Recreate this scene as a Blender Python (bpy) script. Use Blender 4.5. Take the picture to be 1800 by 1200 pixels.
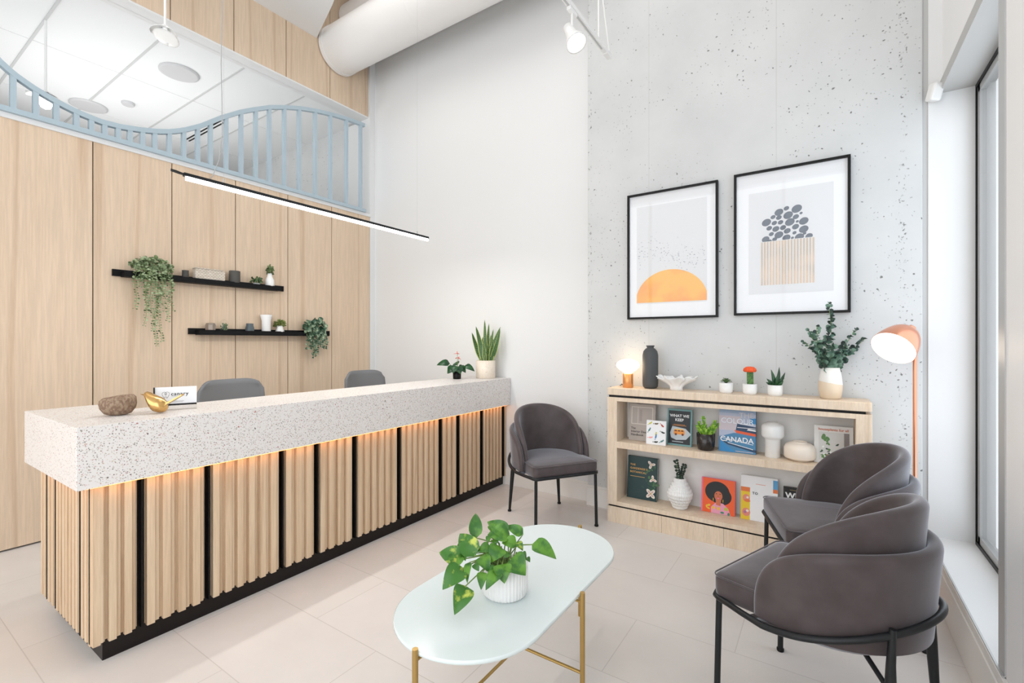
import bpy, math, random
from mathutils import Vector, Matrix
random.seed(7)
PI = math.pi
S = bpy.context.scene
for o in list(bpy.data.objects): bpy.data.objects.remove(o)
COL = S.collection

# ------------------------------------------------------------ camera, sky, lights, exposure
cam = bpy.data.cameras.new('camera'); camo = bpy.data.objects.new('camera', cam); COL.objects.link(camo)
camo.location = (0, 0, 1.4); camo.rotation_euler = (PI/2, 0, math.radians(33.8))
cam.sensor_width = 36; cam.lens = 16.44; cam.clip_start = .05; S.camera = camo
S.view_settings.view_transform = 'Standard'; S.view_settings.look = 'None'
S.view_settings.gamma = 1; S.view_settings.use_curve_mapping = False
S.view_settings.exposure = 0.60
W = bpy.data.worlds.new('sky'); S.world = W; W.use_nodes = True
W.node_tree.nodes['Background'].inputs[0].default_value = (.93, .965, 1, 1)
W.node_tree.nodes['Background'].inputs[1].default_value = 1.0

def area(name, loc, rot, sx, sy, power, col=(1, 1, 1), spread=180):
    l = bpy.data.lights.new(name, 'AREA'); l.shape = 'RECTANGLE'; l.size = sx; l.size_y = sy
    l.energy = power; l.color = col; l.spread = math.radians(spread)
    o = bpy.data.objects.new(name, l); COL.objects.link(o); o.location = loc; o.rotation_euler = rot
    return o
# daylight through the shop-front windows behind the viewer, the side window, plus fill lights that have no fixture
area('front_window_daylight', (-1.9, -2.85, 2.3), (math.radians(90), 0, 0), 4.4, 4.2, 50, (.97, .985, 1))
area('right_window_daylight', (.46, -1.55, 2.2), (0, math.radians(90), 0), 3.6, 2.5, 34, (.93, .97, 1))
area('side_window_daylight', (.70, 3.0, 1.6), (0, math.radians(90), 0), 2.4, 1.25, 7, (.80, .90, 1))
area('ceiling_fill', (-2.2, .9, 5.3), (0, 0, 0), 4.0, 3.6, 58, (1, .985, .965))  # added overhead fill, no lamp hangs here
area('back_room_fill', (-6.2, 1.2, 3.1), (PI, 0, 0), 2.4, 3.4, 19, (1, .99, .975))  # added fill pointing up to brighten the back room
area('reception_fill', (-3.5, 1.9, 4.3), (0, 0, 0), 1.0, 3.0, 4, (1, .95, .88))  # area fill above the desk, without a fixture
area('back_room_end_fill', (-6.2, 1.4, 2.6), (math.radians(115), 0, 0), 2.4, 1.6, 9, (1, .99, .98))  # added fill aimed at the far wall of the back room

# ------------------------------------------------------------ materials
def mat(name, col, rough=.5, metal=0, emit=None, es=0, spec=None, sheen=0, coat=0, trans=0):
    m = bpy.data.materials.new(name); m.use_nodes = True
    b = m.node_tree.nodes['Principled BSDF']
    b.inputs['Base Color'].default_value = (*col, 1); b.inputs['Roughness'].default_value = rough
    b.inputs['Metallic'].default_value = metal
    if spec is not None: b.inputs['Specular IOR Level'].default_value = spec
    if sheen: b.inputs['Sheen Weight'].default_value = sheen; b.inputs['Sheen Roughness'].default_value = .4
    if coat: b.inputs['Coat Weight'].default_value = coat
    if trans: b.inputs['Transmission Weight'].default_value = trans
    if emit: b.inputs['Emission Color'].default_value = (*emit, 1); b.inputs['Emission Strength'].default_value = es
    return m
def srgb(r, g, b):
    f = lambda c: (c/255/12.92 if c/255 <= .04045 else ((c/255+.055)/1.055)**2.4)
    return (f(r), f(g), f(b))
class NT:
    def __init__(s, m): s.t = m.node_tree; s.b = s.t.nodes['Principled BSDF']; s.c = None
    def n(s, typ, **kw):
        x = s.t.nodes.new(typ)
        for k, v in kw.items():
            if k in x.inputs: x.inputs[k].default_value = v
            else: setattr(x, k, v)
        return x
    def l(s, a, b): s.t.links.new(a, b)
    def coords(s, scale=(1, 1, 1)):
        g = s.n('ShaderNodeNewGeometry'); mp = s.n('ShaderNodeMapping'); mp.inputs['Scale'].default_value = scale
        s.l(g.outputs['Position'], mp.inputs['Vector']); return mp.outputs[0]
    def objc(s, scale=(1, 1, 1)):
        g = s.n('ShaderNodeTexCoord'); mp = s.n('ShaderNodeMapping'); mp.inputs['Scale'].default_value = scale
        s.l(g.outputs['Object'], mp.inputs['Vector']); return mp.outputs[0]
    def ramp(s, fac, stops, interp='LINEAR'):
        r = s.n('ShaderNodeValToRGB'); e = r.color_ramp.elements; r.color_ramp.interpolation = interp
        while len(e) < len(stops): e.new(.5)
        for i, (p, c) in enumerate(stops): e[i].position = p; e[i].color = (*c, 1)
        s.l(fac, r.inputs[0]); return r.outputs[0]
    def mix(s, fac, a, b, mode='MIX'):
        x = s.n('ShaderNodeMix', data_type='RGBA', blend_type=mode)
        for i, v in ((0, fac), (6, a), (7, b)):
            if isinstance(v, (int, float)): x.inputs[i].default_value = v
            elif isinstance(v, tuple): x.inputs[i].default_value = (*v, 1)
            else: s.l(v, x.inputs[i])
        return x.outputs[2]
    def bump(s, h, strength=.2, dist=.002):
        b = s.n('ShaderNodeBump', Strength=strength, Distance=dist); s.l(h, b.inputs['Height']); s.l(b.outputs[0], s.b.inputs['Normal'])
    def base(s, c): s.l(c, s.b.inputs['Base Color'])

def wood_mat(name, c1, c2, c3, scale=(9, 9, .55), rough=.5, streak=.35, panel=None):
    m = mat(name, c1, rough); t = NT(m); co = t.coords(scale)
    if panel:   # every panel is cut from its own piece of veneer: shift the grain per panel
        g = t.n('ShaderNodeNewGeometry'); sx = t.n('ShaderNodeSeparateXYZ'); t.l(g.outputs['Position'], sx.inputs[0])
        a = t.n('ShaderNodeMath', operation='SUBTRACT'); t.l(sx.outputs[1], a.inputs[0]); a.inputs[1].default_value = panel[0]
        d = t.n('ShaderNodeMath', operation='DIVIDE'); t.l(a.outputs[0], d.inputs[0]); d.inputs[1].default_value = panel[1]
        f = t.n('ShaderNodeMath', operation='FLOOR'); t.l(d.outputs[0], f.inputs[0])
        cx = t.n('ShaderNodeCombineXYZ'); t.l(f.outputs[0], cx.inputs[2])
        k = t.n('ShaderNodeVectorMath', operation='MULTIPLY_ADD'); t.l(cx.outputs[0], k.inputs[0]); k.inputs[1].default_value = (0, 0, 3.7); t.l(co, k.inputs[2]); co = k.outputs[0]
    n1 = t.n('ShaderNodeTexNoise', Scale=1.3, Detail=3, Distortion=.4); t.l(co, n1.inputs['Vector'])
    n2 = t.n('ShaderNodeTexNoise', Scale=9, Detail=5, Roughness=.7); t.l(co, n2.inputs['Vector'])
    w = t.n('ShaderNodeTexWave', wave_type='RINGS', rings_direction='Z', Scale=.22, Distortion=9, Detail=2.5); w.inputs['Detail Scale'].default_value = 1.2
    t.l(co, w.inputs['Vector'])
    a = t.ramp(n1.outputs[0], [(.35, c1), (.65, c2)])
    wr = t.ramp(w.outputs[0], [(.0, (1, 1, 1)), (.045, (0, 0, 0))])
    b = t.mix(wr, a, c3)
    mm = t.n('ShaderNodeMix', data_type='RGBA'); mm.inputs[0].default_value = streak; t.l(a, mm.inputs[6]); t.l(b, mm.inputs[7])
    f = t.ramp(n2.outputs[0], [(.42, (.93, .93, .93)), (.6, (1.04, 1.04, 1.04))])
    t.base(t.mix(1.0, mm.outputs[2], f, 'MULTIPLY')); return m

M = {}
M['wood'] = wood_mat('oak veneer panels', srgb(222, 199, 174), srgb(218, 194, 168), srgb(186, 152, 120), (9, 9, .35), .5, .38, (.144, .508))
M['slat'] = wood_mat('oak slats', srgb(222, 198, 168), srgb(212, 184, 152), srgb(176, 140, 104), (16, 16, .7), .5, .4)
M['shelfwood'] = wood_mat('pale maple veneer', srgb(230, 212, 190), srgb(224, 203, 179), srgb(200, 170, 138), (14, 9, 1.6), .5, .3)
M['white'] = mat('white wall paint', (.775, .78, .78), .6)
M['litwhite'] = mat('window wall white with added light', (.93, .935, .94), .5)  # wall white made paler to stand in for light missing on this wall
M['ceilwhite'] = mat('white ceiling tile', (.84, .855, .86), .7)
M['trim'] = mat('white trim paint', (.84, .82, .79), .5)
M['greytrim'] = mat('brushed grey metal', (.52, .53, .53), .4, .3)
M['greypaint'] = mat('pale grey paint', (.52, .52, .51), .6)
M['black'] = mat('black lacquer', (.004, .0035, .0035), .4, spec=.25)
M['kick'] = mat('black bronze laminate', (.008, .005, .0045), .35, spec=.3)
M['blackmetal'] = mat('black metal', (.006, .008, .010), .42, 0, spec=.4)
M['blackshelf'] = mat('matte black steel', (.004, .004, .005), .6, spec=.2)
M['gap'] = mat('dark gap', (.012, .008, .006), .9, spec=.1)
M['blue'] = mat('pale blue metal', srgb(172, 189, 199), .45)
M['duct'] = mat('white duct paint', (.82, .81, .80), .45)
M['ceramic'] = mat('white ceramic', (.86, .86, .85), .35)
M['cream'] = mat('cream ceramic', srgb(240, 228, 214), .45)
M['gold'] = mat('brass gold', srgb(184, 152, 92), .34, .8)
M['birdgold'] = mat('bird gold', srgb(214, 172, 110), .22, .95)
M['copper'] = mat('copper', srgb(232, 160, 128), .28, .85)
M['copperwood'] = mat('copper cylinder', srgb(224, 158, 100), .35, .7)
M['soil'] = mat('soil', (.02, .015, .012), .9)
M['stem'] = mat('green stem', srgb(122, 148, 78), .6)
M['card'] = mat('white card', (.85, .86, .88), .5)
M['ink'] = mat('black ink', (.02, .02, .022), .6)
M['paper'] = mat('page edges', (.80, .78, .73), .8)
M['darkgrey'] = mat('charcoal ceramic', srgb(72, 74, 76), .55)
M['stone_dark'] = mat('dark cast stone', srgb(80, 78, 74), .8)
M['officegrey'] = mat('grey office mesh', srgb(112, 114, 117), .75)
M['office_plastic'] = mat('grey office plastic', srgb(70, 72, 76), .5)
M['bulb'] = mat('lit bulb', (1, 1, 1), .4, emit=(1, .93, .84), es=6)
M['ledstrip'] = mat('led strip lit', (1, 1, 1), .4, emit=(1, .97, .92), es=7)
M['amber'] = mat('amber led lit', (1, .5, .2), .4, emit=(1, .42, .10), es=2.0)
M['globe'] = mat('lit opal globe', (1, 1, 1), .3, emit=(1, .76, .50), es=3.4)
M['shadein'] = mat('white inner shade', (.9, .88, .85), .5, emit=(1, .9, .8), es=.25)

def glass_mat(name, tint=(1, 1, 1), gl=.12, rough=.02):
    m = bpy.data.materials.new(name); m.use_nodes = True; t = m.node_tree; t.nodes.clear()
    o = t.nodes.new('ShaderNodeOutputMaterial'); tr = t.nodes.new('ShaderNodeBsdfTransparent'); g = t.nodes.new('ShaderNodeBsdfGlossy')
    lw = t.nodes.new('ShaderNodeLayerWeight'); lw.inputs[0].default_value = .5
    pw_ = t.nodes.new('ShaderNodeMath'); pw_.operation = 'POWER'; t.links.new(lw.outputs['Facing'], pw_.inputs[0]); pw_.inputs[1].default_value = 4
    fr = t.nodes.new('ShaderNodeMath'); fr.operation = 'MULTIPLY_ADD'; t.links.new(pw_.outputs[0], fr.inputs[0]); fr.inputs[1].default_value = .6; fr.inputs[2].default_value = .04
    mx = t.nodes.new('ShaderNodeMixShader'); tr.inputs[0].default_value = (*tint, 1); g.inputs['Roughness'].default_value = rough
    t.links.new(fr.outputs[0], mx.inputs[0]); t.links.new(tr.outputs[0], mx.inputs[1]); t.links.new(g.outputs[0], mx.inputs[2]); t.links.new(mx.outputs[0], o.inputs[0])
    return m
M['glass'] = glass_mat('clear glass'); M['winglass'] = glass_mat('window glass', (.95, .96, .97))
M['acrylic'] = glass_mat('clear acrylic', (.93, .94, .95))

def velvet():
    m = mat('mauve grey velvet', srgb(70, 60, 60), .6, sheen=.75); t = NT(m)
    m.node_tree.nodes['Principled BSDF'].inputs['Sheen Tint'].default_value = (.82, .86, .95, 1)
    n = t.n('ShaderNodeTexNoise', Scale=11, Detail=4); t.l(t.objc(), n.inputs['Vector'])
    t.base(t.ramp(n.outputs[0], [(.35, srgb(66, 56, 56)), (.65, srgb(78, 68, 69))])); return m
M['velvet'] = velvet()

def concrete():
    m = mat('cast concrete', srgb(208, 210, 210), .8); t = NT(m); co = t.coords()
    n = t.n('ShaderNodeTexNoise', Scale=1.6, Detail=6, Roughness=.6); t.l(co, n.inputs['Vector'])
    base = t.ramp(n.outputs[0], [(.3, srgb(202, 204, 204)), (.7, srgb(214, 215, 215))])
    # air holes of different sizes, clustered by a large noise
    cl = t.n('ShaderNodeTexNoise', Scale=2.3, Detail=3); t.l(co, cl.inputs['Vector'])
    wv = t.n('ShaderNodeTexNoise', Scale=30, Detail=2); t.l(co, wv.inputs['Vector'])
    wm = t.n('ShaderNodeVectorMath', operation='MULTIPLY_ADD'); t.l(wv.outputs['Color'], wm.inputs[0]); wm.inputs[1].default_value = (.03, .03, .03); t.l(co, wm.inputs[2])
    def holes(scale, lo, keep):
        v = t.n('ShaderNodeTexVoronoi', Scale=scale); t.l(wm.outputs[0], v.inputs['Vector'])
        d = t.ramp(v.outputs['Distance'], [(lo, (1, 1, 1)), (lo+.03, (0, 0, 0))])
        sp = t.n('ShaderNodeSeparateColor'); t.l(v.outputs['Color'], sp.inputs[0])
        a = t.n('ShaderNodeMath', operation='MULTIPLY'); t.l(sp.outputs[0], a.inputs[0]); t.l(cl.outputs[0], a.inputs[1])
        k = t.n('ShaderNodeMath', operation='GREATER_THAN'); t.l(a.outputs[0], k.inputs[0]); k.inputs[1].default_value = keep
        r = t.n('ShaderNodeMath', operation='MULTIPLY'); t.l(d, r.inputs[0]); t.l(k.outputs[0], r.inputs[1]); return r.outputs[0]
    h1 = holes(13, .075, .43); h2 = holes(28, .12, .40); h3 = holes(55, .17, .39)
    s1 = t.n('ShaderNodeMath', operation='MAXIMUM'); t.l(h1, s1.inputs[0]); t.l(h2, s1.inputs[1])
    s2 = t.n('ShaderNodeMath', operation='MAXIMUM'); t.l(s1.outputs[0], s2.inputs[0])
    hh = t.n('ShaderNodeMath', operation='MULTIPLY'); t.l(h3, hh.inputs[0]); hh.inputs[1].default_value = .55; t.l(hh.outputs[0], s2.inputs[1])
    # rough pour edges near the vertical sides, faint formwork joints
    g = t.n('ShaderNodeNewGeometry'); sx = t.n('ShaderNodeSeparateXYZ'); t.l(g.outputs['Position'], sx.inputs[0])
    def band(axis, c, w):
        a = t.n('ShaderNodeMath', operation='SUBTRACT'); t.l(sx.outputs[axis], a.inputs[0]); a.inputs[1].default_value = c
        b = t.n('ShaderNodeMath', operation='ABSOLUTE'); t.l(a.outputs[0], b.inputs[0])
        k = t.n('ShaderNodeMath', operation='LESS_THAN'); t.l(b.outputs[0], k.inputs[0]); k.inputs[1].default_value = w; return k.outputs[0]
    rn = t.n('ShaderNodeTexNoise', Scale=38, Detail=4, Roughness=.75); t.l(co, rn.inputs['Vector'])
    rr = t.ramp(rn.outputs[0], [(.60, (0, 0, 0)), (.64, (1, 1, 1))])
    e1 = t.n('ShaderNodeMath', operation='MAXIMUM'); t.l(band(0, -1.675, .018), e1.inputs[0]); t.l(band(0, .395, .02), e1.inputs[1])
    e2 = t.n('ShaderNodeMath', operation='MULTIPLY'); t.l(e1.outputs[0], e2.inputs[0]); t.l(rr, e2.inputs[1])
    s3 = t.n('ShaderNodeMath', operation='MAXIMUM'); t.l(s2.outputs[0], s3.inputs[0]); t.l(e2.outputs[0], s3.inputs[1])
    c = t.mix(s3.outputs[0], base, srgb(128, 128, 127))
    j1 = t.n('ShaderNodeMath', operation='MAXIMUM'); t.l(band(0, -.28, .003), j1.inputs[0]); t.l(band(0, -1.165, .003), j1.inputs[1])
    j2 = t.n('ShaderNodeMath', operation='MULTIPLY'); t.l(j1.outputs[0], j2.inputs[0]); j2.inputs[1].default_value = .3
    c = t.mix(j2.outputs[0], c, srgb(180, 178, 176))
    t.base(c)
    inv = t.n('ShaderNodeMath', operation='SUBTRACT'); inv.inputs[0].default_value = 1; t.l(s3.outputs[0], inv.inputs[1])
    t.bump(inv.outputs[0], .5, .004); return m
M['concrete'] = concrete()

def terrazzo(name, basec, chips, rough=.35, s1=75, th=.42):
    m = mat(name, basec, rough); t = NT(m); co = t.objc(); cur = basec
    for sc, thr, lim in ((s1, th, .24), (s1*2.0, th, .34), (s1*.6, .72, .19)):
        wv = t.n('ShaderNodeTexNoise', Scale=sc*1.5, Detail=1); t.l(co, wv.inputs['Vector'])
        wm = t.n('ShaderNodeVectorMath', operation='MULTIPLY_ADD'); t.l(wv.outputs['Color'], wm.inputs[0]); wm.inputs[1].default_value = (.6/sc,)*3; t.l(co, wm.inputs[2])
        v = t.n('ShaderNodeTexVoronoi', Scale=sc); t.l(wm.outputs[0], v.inputs['Vector'])
        sp = t.n('ShaderNodeSeparateColor'); t.l(v.outputs['Color'], sp.inputs[0])
        a = t.n('ShaderNodeMath', operation='LESS_THAN'); t.l(v.outputs['Distance'], a.inputs[0]); a.inputs[1].default_value = lim
        b = t.n('ShaderNodeMath', operation='GREATER_THAN'); t.l(sp.outputs[1], b.inputs[0]); b.inputs[1].default_value = thr
        k = t.n('ShaderNodeMath', operation='MULTIPLY'); t.l(a.outputs[0], k.inputs[0]); t.l(b.outputs[0], k.inputs[1])
        n = len(chips)
        cc = t.ramp(sp.outputs[0], [(i/n, chips[i]) for i in range(n)], 'CONSTANT')
        cur = t.mix(k.outputs[0], cur, cc)
    t.base(cur); return m
CH = [srgb(196, 188, 180), srgb(170, 160, 150), srgb(206, 176, 160), srgb(222, 214, 206), srgb(150, 146, 142), srgb(180, 120, 116), srgb(214, 204, 190), srgb(120, 112, 106), srgb(198, 186, 176)]
M['terrazzo'] = terrazzo('white terrazzo', srgb(230, 226, 223), CH, .35, 80, .34)
M['terrpot'] = terrazzo('cream terrazzo', srgb(236, 224, 208), [srgb(220, 200, 176), srgb(206, 184, 160), srgb(240, 232, 220), srgb(190, 168, 146)], .4, 130, .5)

def floor_mat():
    m = mat('porcelain floor tile', srgb(220, 210, 200), .32, spec=.35); t = NT(m)
    g = t.n('ShaderNodeNewGeometry'); mp = t.n('ShaderNodeMapping'); mp.inputs['Location'].default_value = (.338, -.081, 0); t.l(g.outputs['Position'], mp.inputs['Vector'])
    b = t.n('ShaderNodeTexBrick', offset=.5); t.l(mp.outputs[0], b.inputs['Vector'])
    b.inputs['Scale'].default_value = 1; b.inputs['Brick Width'].default_value = .9; b.inputs['Row Height'].default_value = .445
    b.inputs['Mortar Size'].default_value = .0022; b.inputs['Mortar Smooth'].default_value = .1
    b.inputs['Color1'].default_value = (*srgb(225, 219, 215), 1); b.inputs['Color2'].default_value = (*srgb(221, 215, 210), 1); b.inputs['Mortar'].default_value = (*srgb(204, 197, 192), 1)
    n = t.n('ShaderNodeTexNoise', Scale=2.2, Detail=5, Roughness=.6); t.l(mp.outputs[0], n.inputs['Vector'])
    t.base(t.mix(1.0, b.outputs[0], t.ramp(n.outputs[0], [(.3, (.94, .94, .94)), (.7, (1.02, 1.02, 1.02))]), 'MULTIPLY')); return m
M['floor'] = floor_mat()

def leaf_mat(name, c1, c2, scale=30, rough=.42, edge=None, lo=.42, hi=.6):
    m = mat(name, c1, rough); t = NT(m)
    n = t.n('ShaderNodeTexNoise', Scale=scale, Detail=4); t.l(t.objc(), n.inputs['Vector'])
    t.base(t.ramp(n.outputs[0], [(lo, c1), (hi, c2)])); return m
M['pothos'] = leaf_mat('pothos leaf', srgb(50, 104, 34), srgb(92, 144, 42), 26)
M['pothosvar'] = leaf_mat('variegated pothos leaf', srgb(58, 114, 34), srgb(186, 198, 80), 34, lo=.54, hi=.68)
M['dkleaf'] = leaf_mat('dark glossy leaf', srgb(22, 62, 34), srgb(40, 88, 46), 30, .3)
M['euca'] = leaf_mat('eucalyptus leaf', srgb(70, 104, 88), srgb(116, 146, 126), 25, .6)
M['eucadark'] = leaf_mat('dark eucalyptus leaf', srgb(34, 50, 46), srgb(60, 84, 72), 25, .6)
M['vine'] = leaf_mat('pale vine leaf', srgb(120, 138, 100), srgb(166, 180, 142), 18, .6)
M['vinedark'] = leaf_mat('green vine leaf', srgb(70, 88, 54), srgb(112, 130, 84), 18, .6)
M['peper'] = leaf_mat('variegated trailing leaf', srgb(50, 86, 64), srgb(170, 190, 158), 26, .5, lo=.46, hi=.66)
M['bright'] = leaf_mat('bright green leaf', srgb(92, 150, 34), srgb(168, 208, 70), 50, .5)
M['succ'] = leaf_mat('succulent leaf', srgb(54, 82, 48), srgb(100, 126, 78), 40, .55)
M['succ2'] = leaf_mat('olive succulent leaf', srgb(96, 112, 52), srgb(140, 150, 84), 40, .6)
M['cactus'] = leaf_mat('cactus flesh', srgb(62, 104, 50), srgb(98, 140, 70), 60, .6)
M['orange'] = mat('orange cactus bloom', srgb(240, 92, 40), .6)
M['redflower'] = mat('coral red flower', srgb(232, 98, 74), .4)
M['rock'] = leaf_mat('brown stone', srgb(124, 98, 80), srgb(156, 134, 112), 60, .85)
def snake_mat():
    m = mat('snake plant leaf', srgb(48, 84, 42), .45); t = NT(m)
    w = t.n('ShaderNodeTexWave', bands_direction='Z', Scale=24, Distortion=6, Detail=2); t.l(t.objc(), w.inputs['Vector'])
    t.base(t.ramp(w.outputs[0], [(.3, srgb(36, 70, 36)), (.75, srgb(92, 128, 72))])); return m
M['snake'] = snake_mat(); M['snakeedge'] = mat('snake plant leaf edge', srgb(190, 200, 110), .5)

# ------------------------------------------------------------ mesh helpers
class MB:
    def __init__(s): s.v = []; s.f = []; s.m = []; s.sm = []
    def add(s, vs, fs, mi=0, smooth=False):
        b = len(s.v); s.v += [tuple(v) for v in vs]
        for f in fs: s.f.append(tuple(i+b for i in f)); s.m.append(mi); s.sm.append(smooth)
        return s
    def box(s, x0, x1, y0, y1, z0, z1, mi=0):
        v = [(x, y, z) for z in (z0, z1) for y in (y0, y1) for x in (x0, x1)]
        return s.add(v, [(0, 2, 3, 1), (4, 5, 7, 6), (0, 1, 5, 4), (2, 6, 7, 3), (0, 4, 6, 2), (1, 3, 7, 5)], mi)
    def grid(s, rows, mi=0, smooth=True, closed_u=False, closed_v=False):
        n = len(rows); k = len(rows[0]); vs = [p for r in rows for p in r]; fs = []
        for i in range(n if closed_v else n-1):
            for j in range(k if closed_u else k-1):
                a = i*k+j; b = i*k+(j+1) % k; c = ((i+1) % n)*k+(j+1) % k; d = ((i+1) % n)*k+j
                fs.append((a, b, c, d))
        return s.add(vs, fs, mi, smooth)
    def lathe(s, prof, c=(0, 0, 0), n=40, mi=0, ridge=0, nr=0, cap=True, smooth=True):
        rows = []
        for r, z in prof:
            row = []
            for j in range(n):
                a = 2*PI*j/n; rr = r*(1 + ridge*math.cos(a*nr)) if nr else r
                row.append((c[0]+rr*math.cos(a), c[1]+rr*math.sin(a), c[2]+z))
            rows.append(row)
        s.grid(rows, mi, smooth, closed_u=True)
        if cap:
            if prof[0][0] > 1e-5: s.add(rows[0], [tuple(range(n))[::-1]], mi)
            if prof[-1][0] > 1e-5: s.add(rows[-1], [tuple(range(n))], mi)
        return s
    def tube(s, pts, r, n=8, mi=0, closed=False, smooth=True):
        P = [Vector(p) for p in pts]; N = len(P); rs = r if isinstance(r, (list, tuple)) else [r]*N; rows = []
        up = Vector((0, 0, 1)); prev = None
        for i in range(N):
            t = (P[(i+1) % N]-P[i-1]) if closed else (P[min(i+1, N-1)]-P[max(i-1, 0)])
            t.normalize()
            if prev is None:
                a = up if abs(t.dot(up)) < .95 else Vector((1, 0, 0)); u = t.cross(a).normalized()
            else: u = (prev - t*prev.dot(t)).normalized()
            prev = u; w = t.cross(u)
            rows.append([tuple(P[i]+rs[i]*(u*math.cos(2*PI*j/n)+w*math.sin(2*PI*j/n))) for j in range(n)])
        s.grid(rows, mi, smooth, closed_u=True, closed_v=closed)
        if not closed: s.add(rows[0], [tuple(range(n))[::-1]], mi); s.add(rows[-1], [tuple(range(n))], mi)
        return s
    def prism(s, poly, fn, t0, t1, mi=0):   # poly in 2D, fn(u,v,w)->3D
        n = len(poly); a = [fn(u, v, t0) for u, v in poly]; b = [fn(u, v, t1) for u, v in poly]
        return s.add(a+b, [tuple(range(n))[::-1], tuple(range(n, 2*n))]+[(i, (i+1) % n, n+(i+1) % n, n+i) for i in range(n)], mi)
    def leaf(s, base, tip, w, nrm, bend=.15, mi=0, shape='heart', fold=.25, seg=7):
        B = Vector(base); T = Vector(tip); d = T-B; L = d.length
        if L < 1e-6: return s
        d /= L; nn = Vector(nrm); nn = (nn-d*nn.dot(d))
        if nn.length < 1e-4: nn = d.orthogonal()
        nn.normalize(); sd = d.cross(nn); rows = []
        for i in range(seg+1):
            t = i/seg
            if shape == 'heart': ww = math.sin(PI*min(1, t**.55))**.8 if 0 < t < 1 else (.0 if t else .12)
            elif shape == 'round': ww = math.sqrt(max(0, 1-(2*t-1)**2))
            elif shape == 'lance': ww = math.sin(PI*t**.75)**.9 if 0 < t < 1 else 0
            else: ww = (1-t)**.6*(.45+.55*min(1, t*3))   # blade
            ww = max(ww, .02)*w/2
            c = B+d*(L*t)+nn*(bend*L*math.sin(PI*t))-nn*(bend*L*.5*t*t)
            rows.append([tuple(c-sd*ww+nn*(fold*ww)), tuple(c), tuple(c+sd*ww+nn*(fold*ww))])
        return s.grid(rows, mi, True)
    def obj(s, name, mats, parent=None, bevel=0, solid=0, sub=0, loc=None):
        me = bpy.data.meshes.new(name); me.from_pydata(s.v, [], s.f); me.validate()
        if not isinstance(mats, (list, tuple)): mats = [mats]
        for m in mats: me.materials.append(M[m] if isinstance(m, str) else m)
        if len(me.polygons) == len(s.m):
            me.polygons.foreach_set('material_index', s.m); me.polygons.foreach_set('use_smooth', s.sm)
        o = bpy.data.objects.new(name, me); COL.objects.link(o)
        if parent: o.parent = parent
        if loc: o.location = loc
        if bevel:
            b = o.modifiers.new('bevel', 'BEVEL'); b.width = bevel; b.segments = 2; b.limit_method = 'ANGLE'
        if solid:
            q = o.modifiers.new('solid', 'SOLIDIFY'); q.thickness = solid; q.offset = 0
        if sub:
            q = o.modifiers.new('sub', 'SUBSURF'); q.levels = sub; q.render_levels = sub
        return o
def box(name, x0, x1, y0, y1, z0, z1, m, parent=None, bevel=0):
    return MB().box(x0, x1, y0, y1, z0, z1).obj(name, m, parent, bevel)
def thing(name, label, cat, loc=(0, 0, 0), rz=0, group=None, rx=0):
    o = bpy.data.objects.new(name, None); COL.objects.link(o); o.empty_display_size = .05
    o.location = loc; o.rotation_euler = (rx, 0, rz); o['label'] = label; o['category'] = cat
    if group: o['group'] = group
    return o
def tag(o, label, cat, group=None):
    o['label'] = label; o['category'] = cat
    if group: o['group'] = group
    return o
def st(o): o['kind'] = 'structure'; return o
def text(s, size, loc, rot, m, parent, name='lettering', bold=0, spacing=1, align='LEFT', ext=.0003, ls=.9):
    cu = bpy.data.curves.new(name, 'FONT'); cu.body = s; cu.size = size; cu.extrude = ext; cu.offset = bold*size
    cu.space_character = spacing; cu.align_x = align; cu.space_line = ls
    o = bpy.data.objects.new(name+'_curve', cu); COL.objects.link(o)
    dg = bpy.context.evaluated_depsgraph_get(); me = bpy.data.meshes.new_from_object(o.evaluated_get(dg))
    bpy.data.objects.remove(o)
    me.materials.clear(); me.materials.append(M[m] if isinstance(m, str) else m)
    q = bpy.data.objects.new(name, me); COL.objects.link(q); q.parent = parent; q.location = loc; q.rotation_euler = rot
    return q
def circ(cx, cy, rx, ry=None, n=20, rot=0, a0=0, a1=2*PI):
    ry = ry or rx; full = abs(a1-a0-2*PI) < 1e-6; k = n if full else n+1
    return [(cx+rx*math.cos(a)*math.cos(rot)-ry*math.sin(a)*math.sin(rot), cy+rx*math.cos(a)*math.sin(rot)+ry*math.sin(a)*math.cos(rot))
            for a in [a0+(a1-a0)*i/n for i in range(k)]]

# ------------------------------------------------------------ room shell
YB = 3.79; YC = 3.70; XW = -4.54; XR = .52; ZC = 5.7
st(MB().box(-9.2, 1.2, -3.2, 4.0, -.12, 0).obj('floor', 'floor'))
# left wall: pale wood panels, opening above, panels again
def panels(z0, z1, x):
    b = MB(); k = 0
    e = [.144+.508*i for i in range(-7, 8)]
    for i in range(len(e)-1):
        y0, y1 = e[i], e[i+1]
        if i == len(e)-2: y1 = 3.715
        b.box(x-.02, x, y0+.0038, y1-.0038, z0, z1)
    b.box(x-.12, x-.021, e[0], 3.715, z0+.004, z1-.004, 1)
    return b
st(panels(.012, 2.89, XW).obj('wall_left', ['wood', 'gap']))
st(MB().box(XW-.12, XW+.012, -3.4, 3.72, 2.89, 2.925).obj('trim_1', 'white'))
st(panels(4.10, ZC, XW-.03).obj('wall_left', ['wood', 'gap']))
st(MB().box(XW-.16, XW-.0, 3.716, YB, 0, ZC).obj('trim_2', 'white'))
st(MB().box(-9.2, XW-.12, 3.77, 3.95, 0, 5.0, 1).box(XW-.5, -1.69, YB, 3.95, 0, ZC, 0).obj('wall_back', ['white', 'concrete']))
st(MB().box(XW-.42, XW-.17, 3.72, 3.77, 2.0, 4.08).obj('trim_3', 'white'))
cw = MB().box(-1.693, .487, YC, 3.95, 0, ZC)
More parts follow.
